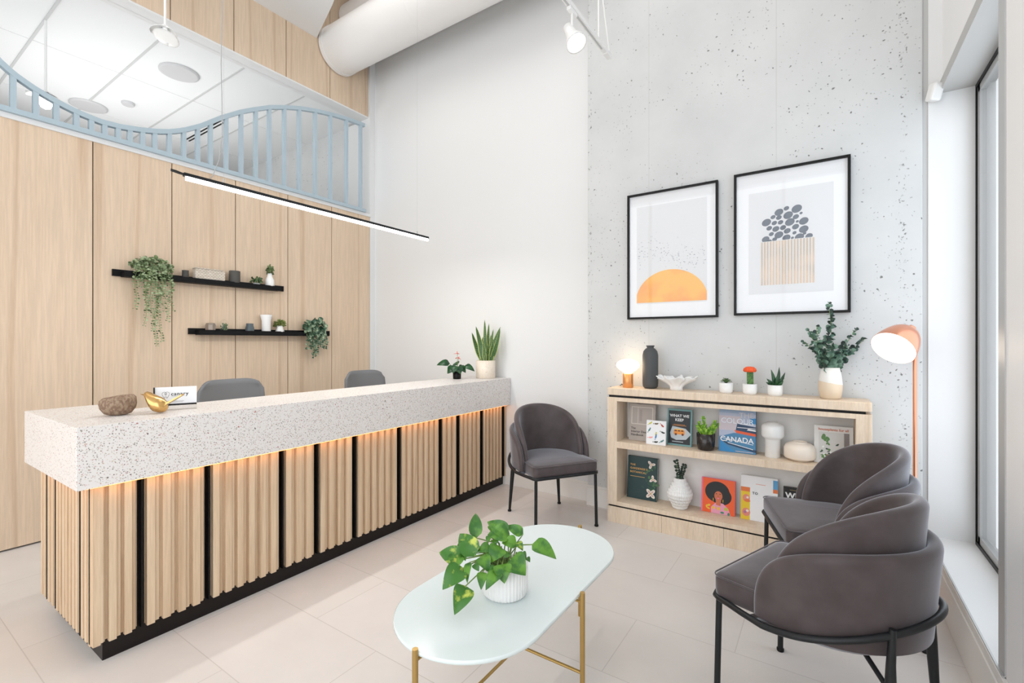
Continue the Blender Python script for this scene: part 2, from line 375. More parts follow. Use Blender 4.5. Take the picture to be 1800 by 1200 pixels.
st(cw.obj('wall_concrete_back', 'concrete', bevel=.006))
st(MB().box(.487, .56, YC+.012, 3.95, 0, ZC, 0).obj('trim_4', 'greypaint'))
st(MB().box(.512, .80, YC+.004, 3.96, .24, ZC).obj('wall_window_return', 'white'))
# right wall
st(MB().box(XR, .80, -.2, 2.29, .235, ZC).box(XR, .80, -3.2, -2.9, .235, ZC).box(XR, .80, -2.9, -.2, 4.1, ZC).box(XR, .80, -2.9, -.2, .235, .4).obj('wall_right', 'litwhite'))
w3 = st(MB().box(.70, .76, -2.9, -2.85, .4, 4.1).box(.70, .76, -.25, -.2, .4, 4.1).box(.70, .76, -1.58, -1.52, .4, 4.1).box(.70, .76, -2.9, -.2, .4, .45).box(.70, .76, -2.9, -.2, 4.05, 4.1).obj('window_3', 'greytrim'))
MB().box(.73, .736, -2.88, -.22, .43, 4.07).obj('window_pane', 'winglass', w3)
st(MB().box(.575, .80, 2.29, YC+.01, 2.93, ZC).obj('wall_right', 'litwhite'))
st(MB().box(.516, .80, 2.29, 2.362, .24, ZC).obj('trim_5', 'greytrim'))
st(MB().box(XR, .86, -3.2, YC+.01, 0, .232).obj('window_sill_wall', 'white'))
st(MB().box(.512, .80, 2.362, YC+.005, .232, .242).obj('trim_6', 'white'))
st(MB().box(.5, .522, -3.2, YC, 0, .20).box(.506, .522, -3.2, YC, .20, .236).obj('baseboard_right', 'trim', bevel=.003))
st(MB().box(.509, .516, 2.29, YC, .230, .2425).obj('trim_7', 'greytrim'))
st(MB().box(.563, .80, 2.362, YC+.004, 2.865, 2.93).obj('trim_8', 'greypaint'))
st(MB().box(XW-.1, -1.694, YB-.014, YB, 0, .15).box(XW-.1, -1.694, YB-.008, YB, .15, .168).obj('baseboard_back', 'trim', bevel=.002))
st(MB().box(-1.70, .5, YC-.014, YC, 0, .155).box(-1.70, .5, YC-.008, YC, .155, .173).obj('baseboard_concrete', 'trim', bevel=.002))
# side window
w = st(MB().box(.715, .745, 2.362, YC, .242, .262).box(.715, .745, 2.362, YC, 2.845, 2.865).box(.715, .745, YC-.012, YC, .242, 2.865).obj('window_1', 'black'))
MB().box(.722, .75, 2.362, YC-.022, .262, .30).box(.722, .75, YC-.06, YC-.012, .262, 2.845).box(.722, .75, 2.362, YC-.022, 2.81, 2.845).obj('window_frame', 'greytrim', w)
MB().box(.73, .736, 2.362, YC-.04, .29, 2.82).obj('window_pane', 'winglass', w)
# ceilings
ce = MB(); z = 4.68
ce.prism([(XW-.05, -3.2), (XR+.1, -3.2), (XR+.1, .6), (-3.0, 2.4), (-3.98, 2.81), (XW-.05, 3.035)], lambda u, v, w_: (u, v, w_), z, z+.1)
st(ce.obj('ceiling', 'white'))
st(MB().box(-4.8, .9, -3.2, 4.0, ZC, ZC+.1).obj('ceiling', mat('open ceiling deck', (.55, .54, .53), .8)))
cr = MB().box(-9.2, XW-.15, -3.2, YB, 4.10, 4.2)
st(cr.obj('ceiling', 'ceilwhite'))
g = MB()
for y in (-.84, -.2, .44, 1.08, 1.72, 2.36, 3.0): g.box(-9.2, XW-.16, y-.009, y+.009, 4.091, 4.102)
st(g.obj('trim_9', mat('ceiling grid grey', (.60, .61, .61), .6)))  # grey bars along the ceiling tile joints
g = MB()
for x in (-5.9, -7.12, -8.34): g.box(x-.004, x+.004, -3.2, YB, 4.097, 4.102)
st(g.obj('trim_10', mat('ceiling joint pale grey', (.74, .75, .75), .6)))
st(MB().box(XW-.20, XW-.148, -3.2, YB, 4.085, 4.12).obj('trim_11', 'white'))
st(MB().box(XW-.15, XW-.03, -3.4, 3.72, 4.085, 4.10).obj('trim_12', 'white'))
st(MB().box(-9.3, -9.2, -3.2, 4.0, 0, 5).obj('wall_far_left', 'white'))
st(MB().box(-9.3, XW-.1, -3.3, -3.2, 0, 5).obj('wall_far_front', 'white'))
# shop-front glazing behind the viewer
fw = st(MB().box(XW, .8, -3.2, -3.1, 0, .3).box(XW, .8, -3.2, -3.1, 4.6, ZC).obj('wall_front', 'white'))
fr = MB()
for x in (XW, -3.3, -2.0, -.7, .48): fr.box(x, x+.06, -3.16, -3.10, .3, 4.6)
fr.box(XW, .5, -3.16, -3.10, .3, .36).box(XW, .5, -3.16, -3.10, 4.54, 4.6)
w2 = st(fr.obj('window_2', 'greytrim'))
MB().box(XW+.02, .5, -3.135, -3.128, .33, 4.57).obj('window_pane', 'winglass', w2)
# street facade outside the side window
f = MB().box(6, 6.5, -2, 16, -1, 12)
for i in range(14): f.box(5.8, 6, -1+i*1.2, -.6+i*1.2, -1, 12)
f.box(5.7, 6, -2, 16, 2.2, 2.7)
tag(f.obj('street_building', mat('street facade grey', (.66, .67, .68), .8)), 'pale grey ribbed building front seen through the side window', 'building')

# ------------------------------------------------------------ reception desk
DX = -2.60; XE = -3.34; Y0 = .66; ST = -2.553
desk = thing('reception_desk', 'long reception desk with terrazzo counter, oak slat front and glowing amber underside', 'desk', (0, 0, 0))
ct = MB().box(-3.04, ST, .60, 3.785, .783, 1.045).box(-3.40, -3.04, .60, .95, .783, 1.045)
ct.obj('terrazzo_counter', 'terrazzo', desk, bevel=.002)
MB().box(XE+.03, DX-.035, Y0+.045, .94, 0, .09).box(-3.3, DX-.035, Y0+.043, .94, .09, .775).box(-2.92, DX-.035, .94, 3.785, 0, .775).obj('kick_base', 'kick', desk)
box('worktop', -3.40, -2.925, .96, 3.78, .71, .74, 'shelfwood', desk)
# front face: slatted panels between black channels
edges = [Y0, .839, 1.12, 1.51, 1.733, 2.013, 2.405, 2.85, 3.07, 3.40, 3.742, 3.785]
def slat_panel(y0, y1):
    b = MB(); b.box(DX-.04, DX-.022, y0, y1, .095, .780)
    n = max(1, round((y1-y0)/.057)); p = (y1-y0)/n
    for i in range(n):
        a = y0+i*p
        b.box(DX-.0225, DX, a+.004, a+p*.56, .088, .779)
        b.box(DX-.0225, DX-.011, a+p*.56, a+p*.86, .092, .779)
    return b
for i in range(len(edges)-1):
    a = edges[i]+(.014 if i else 0); c = edges[i+1]-(.014 if i < len(edges)-2 else 0)
    slat_panel(a, c).obj('slat_panel', 'slat', desk, bevel=.0012)
    if i < len(edges)-2:
        y = edges[i+1]; MB().box(DX-.04, DX-.028, y-.014, y+.014, .09, .779).box(DX-.028, DX+.001, y-.004, y+.002, .09, .779).obj('black_channel', 'black', desk)
def end_slats(x0, x1):
    b = MB(); b.box(x0, x1, Y0+.022, Y0+.04, .095, .780); n = max(1, round((x1-x0)/.054)); p = (x1-x0)/n
    for i in range(n):
        a = x0+i*p; b.box(a, a+p*.56, Y0, Y0+.0225, .088, .779); b.box(a+p*.56, a+p*.88, Y0+.011, Y0+.0225, .092, .779)
    return b
ex = [XE-.06, -3.29, -3.14, -2.76, DX-.0005]
for i in range(4):
    a = ex[i]+(.012 if i else 0); c = ex[i+1]-(.012 if i < 3 else 0)
    end_slats(a, c).obj('slat_panel', 'slat', desk, bevel=.0012)
    if i < 3: MB().box(ex[i+1]-.012, ex[i+1]+.012, Y0+.026, Y0+.04, .09, .779).box(ex[i+1]-.004, ex[i+1]+.002, Y0-.001, Y0+.026, .09, .779).obj('black_channel', 'black', desk)
MB().box(DX+.012, DX+.02, Y0-.01, 3.77, .776, .7825).box(-3.36, DX+.02, Y0-.022, Y0-.014, .776, .7825).obj('light_strip', 'amber', desk)
area('counter_glow', (DX+.022, 2.22, .779), (0, math.radians(22), 0), .012, 3.05, 1.0, (1, .45, .14))
area('counter_end_glow', (-2.98, Y0-.024, .779), (math.radians(-22), 0, 0), .72, .012, .17, (1, .40, .12))

# things on the counter
ZT = 1.0455
def rock():
    b = MB(); rows = []; n = 36
    prof = [(.035, 0), (.066, .008), (.088, .035), (.094, .06), (.090, .084), (.076, .096), (.058, .094), (.03, .076), (.004, .070)]
    rnd = [random.uniform(-.006, .006) for _ in range(n)]
    for k, (r, z) in enumerate(prof):
        rows.append([((r+.012*math.sin(2*a+.6)*r/.09+rnd[j]*(.5 if k < 6 else 1))*math.cos(a)*1.04, (r+rnd[(j*3) % n]*.6)*math.sin(a)*.8, z+.008*math.sin(a*1+1)*(k > 3)) for j in range(n) for a in [2*PI*j/n]])
    b.grid(rows, 0, True, closed_u=True); b.add(rows[0], [tuple(range(n))[::-1]]); b.add(rows[-1], [tuple(range(n))])
    return b
o = rock().obj('stone_bowl', 'rock'); tag(o, 'rough brown stone bowl at the near end of the terrazzo counter', 'bowl'); o.location = (-2.835, .818, ZT); o.rotation_euler = (0, 0, 1.0); o.scale = (.67, .67, .93)
bird = thing('bird_figurine', 'shiny gold bird figurine with raised tail beside the stone bowl', 'figurine', (-2.755, .945, ZT), math.radians(33.8+182))
b = MB(); rows = []; n = 20   # body along local +x = beak direction
for x, z, ry, rz in [(-.054, .045, .004, .004), (-.047, .042, .018, .022), (-.032, .042, .034, .038), (-.010, .045, .042, .045), (.012, .052, .041, .048), (.026, .066, .034, .040), (.036, .079, .027, .029), (.045, .087, .019, .019), (.053, .089, .007, .007)]:
    rows.append([(x+.25*(rz*math.sin(a)), ry*math.cos(a), max(.001, z+rz*math.sin(a)*.95)) for a in [2*PI*j/n for j in range(n)]])
b.grid(rows, 0, True, closed_u=True); b.obj('body', 'birdgold', bird)
MB().tube([(.048, 0, .089), (.078, 0, .094)], [.005, .0008], 6).obj('beak', 'birdgold', bird)
MB().add([(-.04, -.012, .035), (-.04, .012, .035), (-.13, .009, .088), (-.13, -.009, .088), (-.04, -.01, .045), (-.04, .01, .045), (-.128, .008, .094), (-.128, -.008, .094)], [(0, 1, 2, 3), (7, 6, 5, 4), (0, 4, 5, 1), (2, 6, 7, 3), (1, 5, 6, 2), (0, 3, 7, 4)]).obj('tail', 'birdgold', bird)

sg = thing('desk_sign', 'small white card sign in a clear stand reading canary, on the counter', 'sign', (-2.822, 1.055, ZT), math.radians(66))
box('base', -.09, .09, -.02, .02, 0, .022, 'acrylic', sg)
box('base_slot', -.09, .09, -.004, .006, .022, .03, 'black', sg)
box('card', -.09, .09, -.0015, .0015, .03, .118, 'card', sg)
box('side_clip', -.094, -.088, -.006, .006, .022, .118, 'black', sg)
text('canary', .0255, (-.021, -.0022, .073), (PI/2, 0, 0), 'ink', sg, bold=.012, spacing=1.12)
for i, (t_, zz, wd) in enumerate([('dentistry', .0625, .0065), ('the reception desk', 0, 0)][:1]): pass
lg = MB()
def outline(pts, wd):   # thin 2D stroke on the card
    n = len(pts)
    for i in range(n-1):
        (a, c), (d, e) = pts[i], pts[i+1]; L = math.hypot(d-a, e-c) or 1; nx, nz = -(e-c)/L*wd, (d-a)/L*wd
        lg.add([(a+nx, -.0022, c+nz), (d+nx, -.0022, e+nz), (d-nx, -.0022, e-nz), (a-nx, -.0022, c-nz)], [(0, 1, 2, 3)])
for sx in (-1, 1):
    cx = -.043+sx*.006
    outline([(cx+.0095*math.cos(a), .083+.0095*math.sin(a)) for a in [PI*.5-sx*(PI*.55)+sx*(PI*1.55)*0 + (i/14)*PI*1.35*sx for i in range(15)]], .0006)
    outline([(cx+sx*.0095, .080), (cx+sx*.003, .066), (cx-sx*.001, .060), (cx-sx*.004, .070)], .0006)
outline([(-.048, .086), (-.043, .081), (-.038, .086)], .0006)
lg.box(-.045, .035, -.0022, -.002, .0435, .0445).box(-.02, .03, -.0022, -.002, .0385, .0393).box(-.02, .006, -.0022, -.002, .067, .0676)
lg.obj('logo', 'ink', sg)

def foliage(name, b, mats, parent): return b.obj(name, mats, parent)
# anthurium
a = thing('anthurium', 'small anthurium with coral flowers in a dark glass pot on the counter', 'plant', (-2.905, 3.40, ZT))
MB().lathe([(.036, 0), (.038, .004), (.040, .068), (.036, .070), (.034, .062)], n=24).obj('pot', 'black', a)
R = Vector((.831, .556, 0)); Fw = Vector((-.556, .831, 0))
def rp(r, f, z): return R*r+Fw*f+Vector((0, 0, z))
b = MB()
for ba, ti, w_ in [((-.07, .0, .145), (-.19, -.02, .135), .062), ((.075, 0, .125), (.17, -.02, .075), .05), ((-.02, -.02, .11), (-.085, -.05, .055), .07), ((-.01, -.03, .125), (-.03, -.07, .06), .07), ((.015, -.03, .12), (.04, -.06, .05), .065), ((.03, 0, .12), (.085, -.02, .06), .05), ((0, .02, .13), (-.03, .05, .15), .06), ((-.05, .01, .10), (-.09, 0, .07), .055), ((.02, .02, .10), (.07, .05, .11), .05)]:
    b.leaf(rp(*ba), rp(*ti), w_*1.25, -Fw+Vector((0, 0, .8)), .12)
b.obj('leaves', 'dkleaf', a, solid=.001)
b = MB()
for p, q in [((0, 0, .06), (-.07, 0, .145)), ((0, 0, .06), (.075, 0, .125)), ((0, 0, .06), (.005, 0, .235)), ((0, 0, .06), (.015, -.01, .19)), ((0, 0, .06), (-.02, -.02, .11)), ((0, 0, .06), (.015, -.03, .12))]: b.tube([rp(*p), rp(*q)], .0018, 5)
b.obj('stems', 'stem', a)
b = MB(); b.leaf(rp(-.015, -.01, .19), rp(.04, -.02, .185), .045, (0, 0, 1), .2).leaf(rp(.025, 0, .235), rp(-.035, 0, .238), .035, (0, 0, 1), .05)
b.tube([rp(.005, 0, .235), rp(.0, 0, .262)], [.004, .002], 6).tube([rp(.015, -.01, .19), rp(.02, -.01, .212)], [.004, .002], 6)
b.obj('flowers', 'redflower', a, solid=.001)
# snake plant
a = thing('snake_plant', 'tall snake plant in a cream terrazzo pot at the far end of the counter', 'plant', (-2.745, 3.64, ZT))
MB().lathe([(.088, 0), (.094, .004), (.094, .172), (.086, .172), (.084, .150)], n=40).obj('pot', 'terrpot', a)
MB().lathe([(.001, .15), (.085, .15)], n=30, cap=False).obj('soil', 'soil', a)
b = MB(); e = MB()
for ba, ti, w_, bd in [((-.03, 0), (-.135, -.02, .44), .055, -.18), ((-.02, -.02), (-.09, -.03, .50), .062, -.12), ((0, 0), (-.01, 0, .565), .05, .0), ((.01, .02), (.03, .02, .53), .045, .02), ((.03, 0), (.075, -.02, .475), .04, .05), ((.03, -.01), (.14, 0, .50), .045, .12), ((.045, -.02), (.145, -.05, .47), .05, .1), ((.05, -.04), (.075, -.05, .38), .055, .02), ((.0, -.04), (-.02, -.05, .36), .045, 0), ((-.045, .01), (-.03, .04, .40), .045, 0), ((.02, .04), (.05, .05, .42), .04, .0), ((.01, -.03), (.03, -.06, .34), .05, 0)]:
    B = rp(ba[0], ba[1], .15); T = rp(*ti); nn = -Fw+R*random.uniform(-.5, .5)
    b.leaf(B, T, w_, nn, bd, shape='blade', fold=.2, seg=12); e.leaf(B+Fw*.0015, T+Fw*.0015, w_*1.28, nn, bd, shape='blade', fold=.2, seg=12)
b.obj('leaves', 'snake', a); e.obj('leaf_edges', 'snakeedge', a)

# office chairs behind the desk
def office_chair(loc, rz, label):
    t = thing('office_chair', label, 'chair', loc, rz, 'office chairs behind the reception desk')
    b = MB(); rows = []
    for i in range(15):   # backrest shell, faces +x
        z = .60+.53*i/14; hw = .24*(1-.08*(i/14))-(.022 if i == 14 else 0)-(.012*max(0, (i-11)/3)**2)
        rows.append([(-.25-.05*(i/14)+.06*(abs(s_)**2), hw*s_, z-(.03*abs(s_)**6 if i > 12 else 0)) for s_ in [k/8-1 for k in range(17)]])
    b.grid(rows); b.obj('backrest', 'officegrey', t, solid=.022)
    rows = []
    for z, sc in ((.44, .9), (.45, 1), (.48, 1), (.495, .96), (.498, .6)): rows.append([(.0+.24*sc*math.copysign(abs(math.cos(q))**.6, math.cos(q)), .24*sc*math.copysign(abs(math.sin(q))**.6, math.sin(q)), z) for q in [2*PI*k/32 for k in range(32)]])
    b = MB(); b.grid(rows, closed_u=True); b.add(rows[-1], [tuple(range(32))], smooth=True); b.add(rows[0], [tuple(range(32))[::-1]]); b.obj('seat', 'officegrey', t)
    MB().tube([(-.1, 0, .43), (-.26, 0, .45), (-.30, 0, .6), (-.295, 0, .8)], .018, 8).obj('back_support', 'office_plastic', t)
    MB().tube([(0, 0, .08), (0, 0, .43)], .025, 12).obj('gas_column', 'blackmetal', t)
    b = MB(); c_ = MB()
    for k in range(5):
        q = 2*PI*k/5; b.tube([(0, 0, .09), (.28*math.cos(q), .28*math.sin(q), .065)], [.025, .014], 8)
        c_ = MB().lathe([(.001, -.012), (.025, -.012), (.027, 0), (.025, .012), (.001, .012)], c=(.28*math.cos(q), .28*math.sin(q), .028), n=16)
        c_.obj('caster', 'black', t)
    b.obj('star_base', 'office_plastic', t)
    return t
office_chair((-3.28, 1.667, 0), 0, 'grey office chair nearer the card sign, its back rising behind the counter')
office_chair((-3.33, 2.87, 0), 0, 'grey office chair further along, in front of the wood wall end')

# ------------------------------------------------------------ wall shelves and what stands on them
def ledge(y0, y1, z, label):
    t = thing('wall_shelf', label, 'shelf', (XW, y0, z), 0, 'black ledges on the wood wall')
    L = y1-y0
    box('back_plate', .001, .018, 0, L, 0, .052, 'blackshelf', t)
    MB().box(.018, .105, .05, L-.07, -.006, .0).box(.100, .105, .05, L-.07, 0, .036).box(.018, .1, .05, .054, 0, .034).box(.018, .1, L-.074, L-.07, 0, .034).box(.018, .1, .05, L-.07, .026, .03).obj('ledge', 'blackshelf', t)
    return t
ledge(1.27, 2.63, 1.903, 'black steel wall ledge, upper of the two on the wood wall')
ledge(1.785, 3.155, 1.463, 'black steel wall ledge, lower of the two on the wood wall')
SU = 1.934; SL = 1.494; XS = -4.475
def lathe_thing(name, prof, m, label, cat, loc, n=32, **k):
    o = MB().lathe(prof, n=n, **k).obj(name, m); o.location = loc; return tag(o, label, cat)
def vine(parent, z0, strands, lm, y_spread, size, pot, top, mround='round', seed=1):
    rr = random.Random(seed)
    MB().lathe(pot, n=24).obj('pot', 'black', parent)
    b = MB(); s_ = MB()
    for (yy, ln, sway, x0) in strands:
        P = []; n = max(4, int(ln/.02)); ph = rr.uniform(0, 6)
        P.append((0, yy*.4, .07)); P.append((x0*.7, yy*.8, .10+rr.uniform(0, .02)))
        for i in range(n+1):
            q = i/n; P.append((x0+.006*math.sin(ph+q*7), yy+sway*q+.007*math.sin(q*9+ph), .05-ln*q))
        s_.tube(P, .0012, 4)
        for i, p in enumerate(P[1:]):
            for sd in (-1, 1):
                a0 = rr.uniform(-.7, .7); d = Vector((rr.uniform(0, .6), sd*math.cos(a0), math.sin(a0)*.7-.1)).normalized()
                sz = size*rr.uniform(.7, 1.15)*(1-.35*i/len(P)); pv = Vector(p)
                b.leaf(pv+d*.004, pv+d*sz, sz*.8, (.7+rr.uniform(-.5, .5), rr.uniform(-.6, .6), .5+rr.uniform(-.5, .4)), .1, mi=rr.random() < .35, shape=mround)
    for i in range(top):
        yy = rr.uniform(-y_spread, y_spread); zz = rr.uniform(.03, .125)*(1-.35*(abs(yy)/y_spread)**2); xx = rr.uniform(-.03, .06)
        d = Vector((rr.uniform(-.2, 1), rr.uniform(-1, 1), rr.uniform(-.4, .8))).normalized(); sz = size*rr.uniform(.9, 1.5)
        pv = Vector((xx, yy, zz)); b.leaf(pv, pv+d*sz, sz*.85, (.8, rr.uniform(-.7, .7), rr.uniform(0, 1)), .12, mi=rr.random() < .4, shape=mround)
    b.obj('leaves', lm, parent); s_.obj('stems', 'stem', parent)
t = thing('trailing_plant', 'long trailing eucalyptus vine plant hanging from the left end of the upper ledge', 'plant', (XS, 1.50, SU))
vine(t, 0, [(-.115, .33, .0, .05), (-.07, .22, .02, .055), (-.05, .34, .0, .06), (-.02, .50, .01, .055), (0, .62, .02, .06), (.02, .58, .03, .05), (.045, .34, .02, .06), (.075, .42, .02, .055), (.10, .33, .03, .05), (.12, .26, .0, .05), (-.09, .16, 0, .06), (.06, .22, 0, .06), (-.03, .46, -.03, .05), (.005, .30, .02, .06)], ['vine', 'vinedark'], .135, .025, [(.045, 0), (.05, .06), (.046, .06), (.044, .04)], 190, seed=3)
t = thing('trailing_plant', 'variegated round leaved trailing plant at the right end of the lower ledge', 'plant', (XS, 2.915, SL))
vine(t, 0, [(-.08, .22, .0, .05), (-.05, .26, .01, .055), (-.02, .30, .0, .06), (.01, .27, .01, .055), (.05, .20, .02, .06), (.08, .16, .03, .05), (.10, .22, .02, .05), (-.06, .14, 0, .06), (.03, .16, 0, .06)], ['peper', 'peper'], .10, .042, [(.045, 0), (.05, .06), (.046, .06), (.044, .04)], 70, seed=9)
lathe_thing('candle_cup', [(.024, 0), (.025, .002), (.024, .058), (.026, .064), (.018, .064), (.017, .05)], 'stone_dark', 'tiny dark grey cup on the upper ledge beside the trailing vine', 'cup', (XS, 1.742, SU))
b = MB().box(-.03, .03, -.118, .118, 0, .088)
bs = thing('woven_box', 'whitewashed long woven box in the middle of the upper ledge', 'box', (XS, 1.925, SU))
wv = mat('whitewashed weave', srgb(214, 206, 194), .8); tt = NT(wv); ch = tt.n('ShaderNodeTexBrick', offset=.5); ch.inputs['Scale'].default_value = 1; ch.inputs['Brick Width'].default_value = .026; ch.inputs['Row Height'].default_value = .013; ch.inputs['Mortar Size'].default_value = .0016
gg = tt.n('ShaderNodeTexCoord'); sx = tt.n('ShaderNodeSeparateXYZ'); tt.l(gg.outputs['Object'], sx.inputs[0]); cxx = tt.n('ShaderNodeCombineXYZ'); ad = tt.n('ShaderNodeMath', operation='ADD'); tt.l(sx.outputs[0], ad.inputs[0]); tt.l(sx.outputs[1], ad.inputs[1]); tt.l(ad.outputs[0], cxx.inputs[0]); tt.l(sx.outputs[2], cxx.inputs[1]); tt.l(cxx.outputs[0], ch.inputs['Vector'])
ch.inputs['Color1'].default_value = (*srgb(226, 218, 206), 1); ch.inputs['Color2'].default_value = (*srgb(206, 196, 182), 1); ch.inputs['Mortar'].default_value = (*srgb(160, 146, 130), 1); tt.base(ch.outputs[0]); M['weave'] = wv
b.obj('box_body', 'weave', bs, bevel=.004)
box('box_lid', -.032, .032, -.12, .10, .0885, .098, 'weave', bs, .003)
lathe_thing('pillar_candle', [(.043, 0), (.045, .003), (.045, .105), (.043, .108), (.001, .108)], 'stone_dark', 'wide dark grey stone cylinder on the upper ledge', 'candle', (XS, 2.137, SU))
def leafy(name, label, loc, potprof, potm, n, size, h, lm, seed, spread=.05, shape='round', stem=0):
    t = thing(name, label, 'plant', loc); rr = random.Random(seed)
    MB().lathe(potprof, n=28).obj('pot', potm, t)
    pz = potprof[-1][1]; b = MB()
    if stem: MB().tube([(0, 0, pz-.02), (0, 0, pz+h*.7)], .003, 6).obj('stem', 'stem', t)
    for i in range(n):
        d = Vector((rr.uniform(-1, 1), rr.uniform(-1, 1), rr.uniform(.05, 1.2))).normalized()
        q = rr.uniform(.35, 1); p = Vector((d.x*spread*q, d.y*spread*q, pz+d.z*h*q*.8)); e = Vector((rr.uniform(-1, 1), rr.uniform(-1, 1), rr.uniform(-.2, 1))).normalized()
        b.leaf(p, p+(d*.6+e*.5).normalized()*size, size*.75, (e.y+.5, -e.x, .6), .15, shape=shape)
    b.obj('leaves', lm, t); return t
leafy('potted_succulent', 'small leafy succulent in a shallow dish on the upper ledge', (XS, 2.335, SU), [(.02, 0), (.03, .008), (.03, .02), (.026, .02), (.02, .014)], 'greypaint', 70, .024, .075, 'succ', 4, .05)
leafy('vase_plant', 'white bottle vase holding a sprig, on the right end of the upper ledge', (XS, 2.462, SU), [(.038, 0), (.042, .004), (.040, .06), (.022, .096), (.018, .125), (.015, .125), (.014, .11)], 'ceramic', 70, .026, .105, 'vinedark', 5, .026, stem=1)
b = MB().lathe([(.034, 0), (.041, .008), (.042, .05), (.035, .066), (.001, .070)], n=8, smooth=False)
o = b.obj('glass_votive', mat('smoked mercury glass', srgb(150, 138, 128), .22, .6)); o.location = (XS, 1.935, SL); tag(o, 'squat smoky glass votive at the left of the lower ledge', 'votive')
t = thing('glass_terrarium', 'tiny domed glass terrarium with green moss on the lower ledge', 'terrarium', (XS, 2.045, SL))
MB().lathe([(.034, 0), (.037, .01), (.037, .05), (.03, .085), (.012, .102), (.001, .104)], n=24).obj('dome', 'glass', t)
b = MB(); rr = random.Random(2)
for i in range(60):
    q = rr.uniform(0, 6.28); r_ = rr.uniform(0, .024); p = Vector((r_*math.cos(q), r_*math.sin(q), rr.uniform(.004, .055))); d = Vector((rr.uniform(-.4, .4), rr.uniform(-.4, .4), 1)).normalized(); b.leaf(p, p+d*.02, .01, (1, 0, 0), .1, shape='lance')
b.obj('moss', 'succ', t)
b = MB()
rows = []
for k, (r_, z) in enumerate([(.031, 0), (.032, .03), (.026, .055), (.026, .074)]): rows.append([((r_*1.05)*math.copysign(abs(math.cos(q))**.5, math.cos(q)), r_*math.copysign(abs(math.sin(q))**.5, math.sin(q)), z) for q in [2*PI*j/20+k*.15 for j in range(20)]])
b.grid(rows, closed_u=True); b.add(rows[-1], [tuple(range(20))]); b.add(rows[0], [tuple(range(20))[::-1]])
o = b.obj('grey_vessel', mat('slate blue grey ceramic', srgb(84, 94, 98), .6)); o.location = (XS, 2.272, SL); tag(o, 'small slate grey twisted vessel on the lower ledge', 'vessel')
lathe_thing('flared_vase', [(.038, 0), (.040, .003), (.040, .105), (.050, .145), (.052, .162), (.047, .162), (.036, .12)], 'ceramic', 'white flared vase in the middle of the lower ledge', 'vase', (XS, 2.427, SL))
leafy('potted_succulent', 'round green succulent in a white waisted pot on the lower ledge', (XS, 2.563, SL), [(.040, 0), (.042, .004), (.028, .04), (.026, .062), (.022, .062), (.02, .05)], 'ceramic', 110, .022, .08, 'succ2', 6, .055)

# ------------------------------------------------------------ linear pendant, petal pendants, railing
p = thing('linear_pendant', 'long black linear pendant lamp glowing white above the reception desk', 'lamp', (-2.9, 1.12, 2.288))
MB().box(-.012, .012, 0, 1.885, .012, .03).obj('housing', 'blackmetal', p)
MB().box(-.011, .011, .012, 1.88, -.006, .012).obj('diffuser', 'ledstrip', p)
MB().tube([(-.012, .0, .028), (-.014, -.03, .034), (-.018, -.052, .036), (-.012, -.055, .028), (0, -.02, .02), (.006, 0, .018)], .004, 6).obj('end_loop', 'blackmetal', p)
for yy in (.205, 1.754):
    MB().tube([(0, yy, .03), (0, yy, 2.38)], .0005, 5).obj('suspension_wire', 'greytrim', p)
    MB().tube([(0, yy, .03), (0, yy, .055)], .004, 8).obj('wire_grip', 'greytrim', p)
pw = mat('grey cable', (.42, .42, .42), .6); M['cable'] = pw
MB().tube([(0, 0.07, 0.03), (0, 0.108, 0.008), (0, 0.146, 0.055), (0, 0.179, 0.155), (0, 0.196, 0.305), (0, 0.195, 0.498), (0, 0.19, 0.713), (0, 0.196, 1.078), (0, 0.2, 2.4)], .0022, 6).obj('power_cable', 'cable', p)
area('linear_pendant_light', (-2.9, 2.08, 2.27), (0, 0, 0), .03, 1.85, 9, (1, .96, .9))
def petal(loc, rod, label, rz, bulb):
    t = thing('petal_pendant', label, 'lamp', loc, rz, 'white petal pendants')
    MB().tube([(0, 0, .03), (0, 0, rod)], .009, 8).obj('rod', 'ceramic', t)
    for k, (az, dip, L, hw_) in enumerate(((0, .95, .235, .082), (2.5, .22, .12, .06), (4.0, .3, .13, .06)) if not bulb else ((0, .5, .17, .08), (2.1, .35, .15, .08), (4.2, .35, .15, .08))):
        b = MB(); rows = []
        for i in range(13):
            q = i/12; w_ = hw_*math.sqrt(max(0, 1-(2*q-1)**2))*(1 if q > .5 else 1)
            rows.append([(L*q*math.cos(dip)-.02, w_*s_, .03-L*q*math.sin(dip)+.035*(s_**2)*0-(.02*s_*s_)) for s_ in [j/5-1 for j in range(11)]])
        b.grid(rows); o = b.obj('petal', 'ceramic', t, solid=.003); o.rotation_euler = (0, 0, az)
    MB().tube([(0, 0, .03), (0, 0, -.01)], .018, 12).obj('socket', 'ceramic', t)
    if bulb:
        MB().lathe([(.001, -.125), (.03, -.11), (.048, -.07), (.04, -.03), (.015, 0)], n=20).obj('bulb', 'bulb', t)
    
    return t
petal((-5.43, 1.083, 3.47), .63, 'white petal pendant lamp with lit bulb, hanging behind the blue railing', .6, True)
petal((-4.22, 1.505, 3.80), .88, 'white petal pendant lamp hanging in front of the wall opening', math.radians(-10), False)
t = thing('blue_railing', 'pale blue metal railing with wave shaped top along the wall opening', 'railing', (-4.52, 0, 2.925))
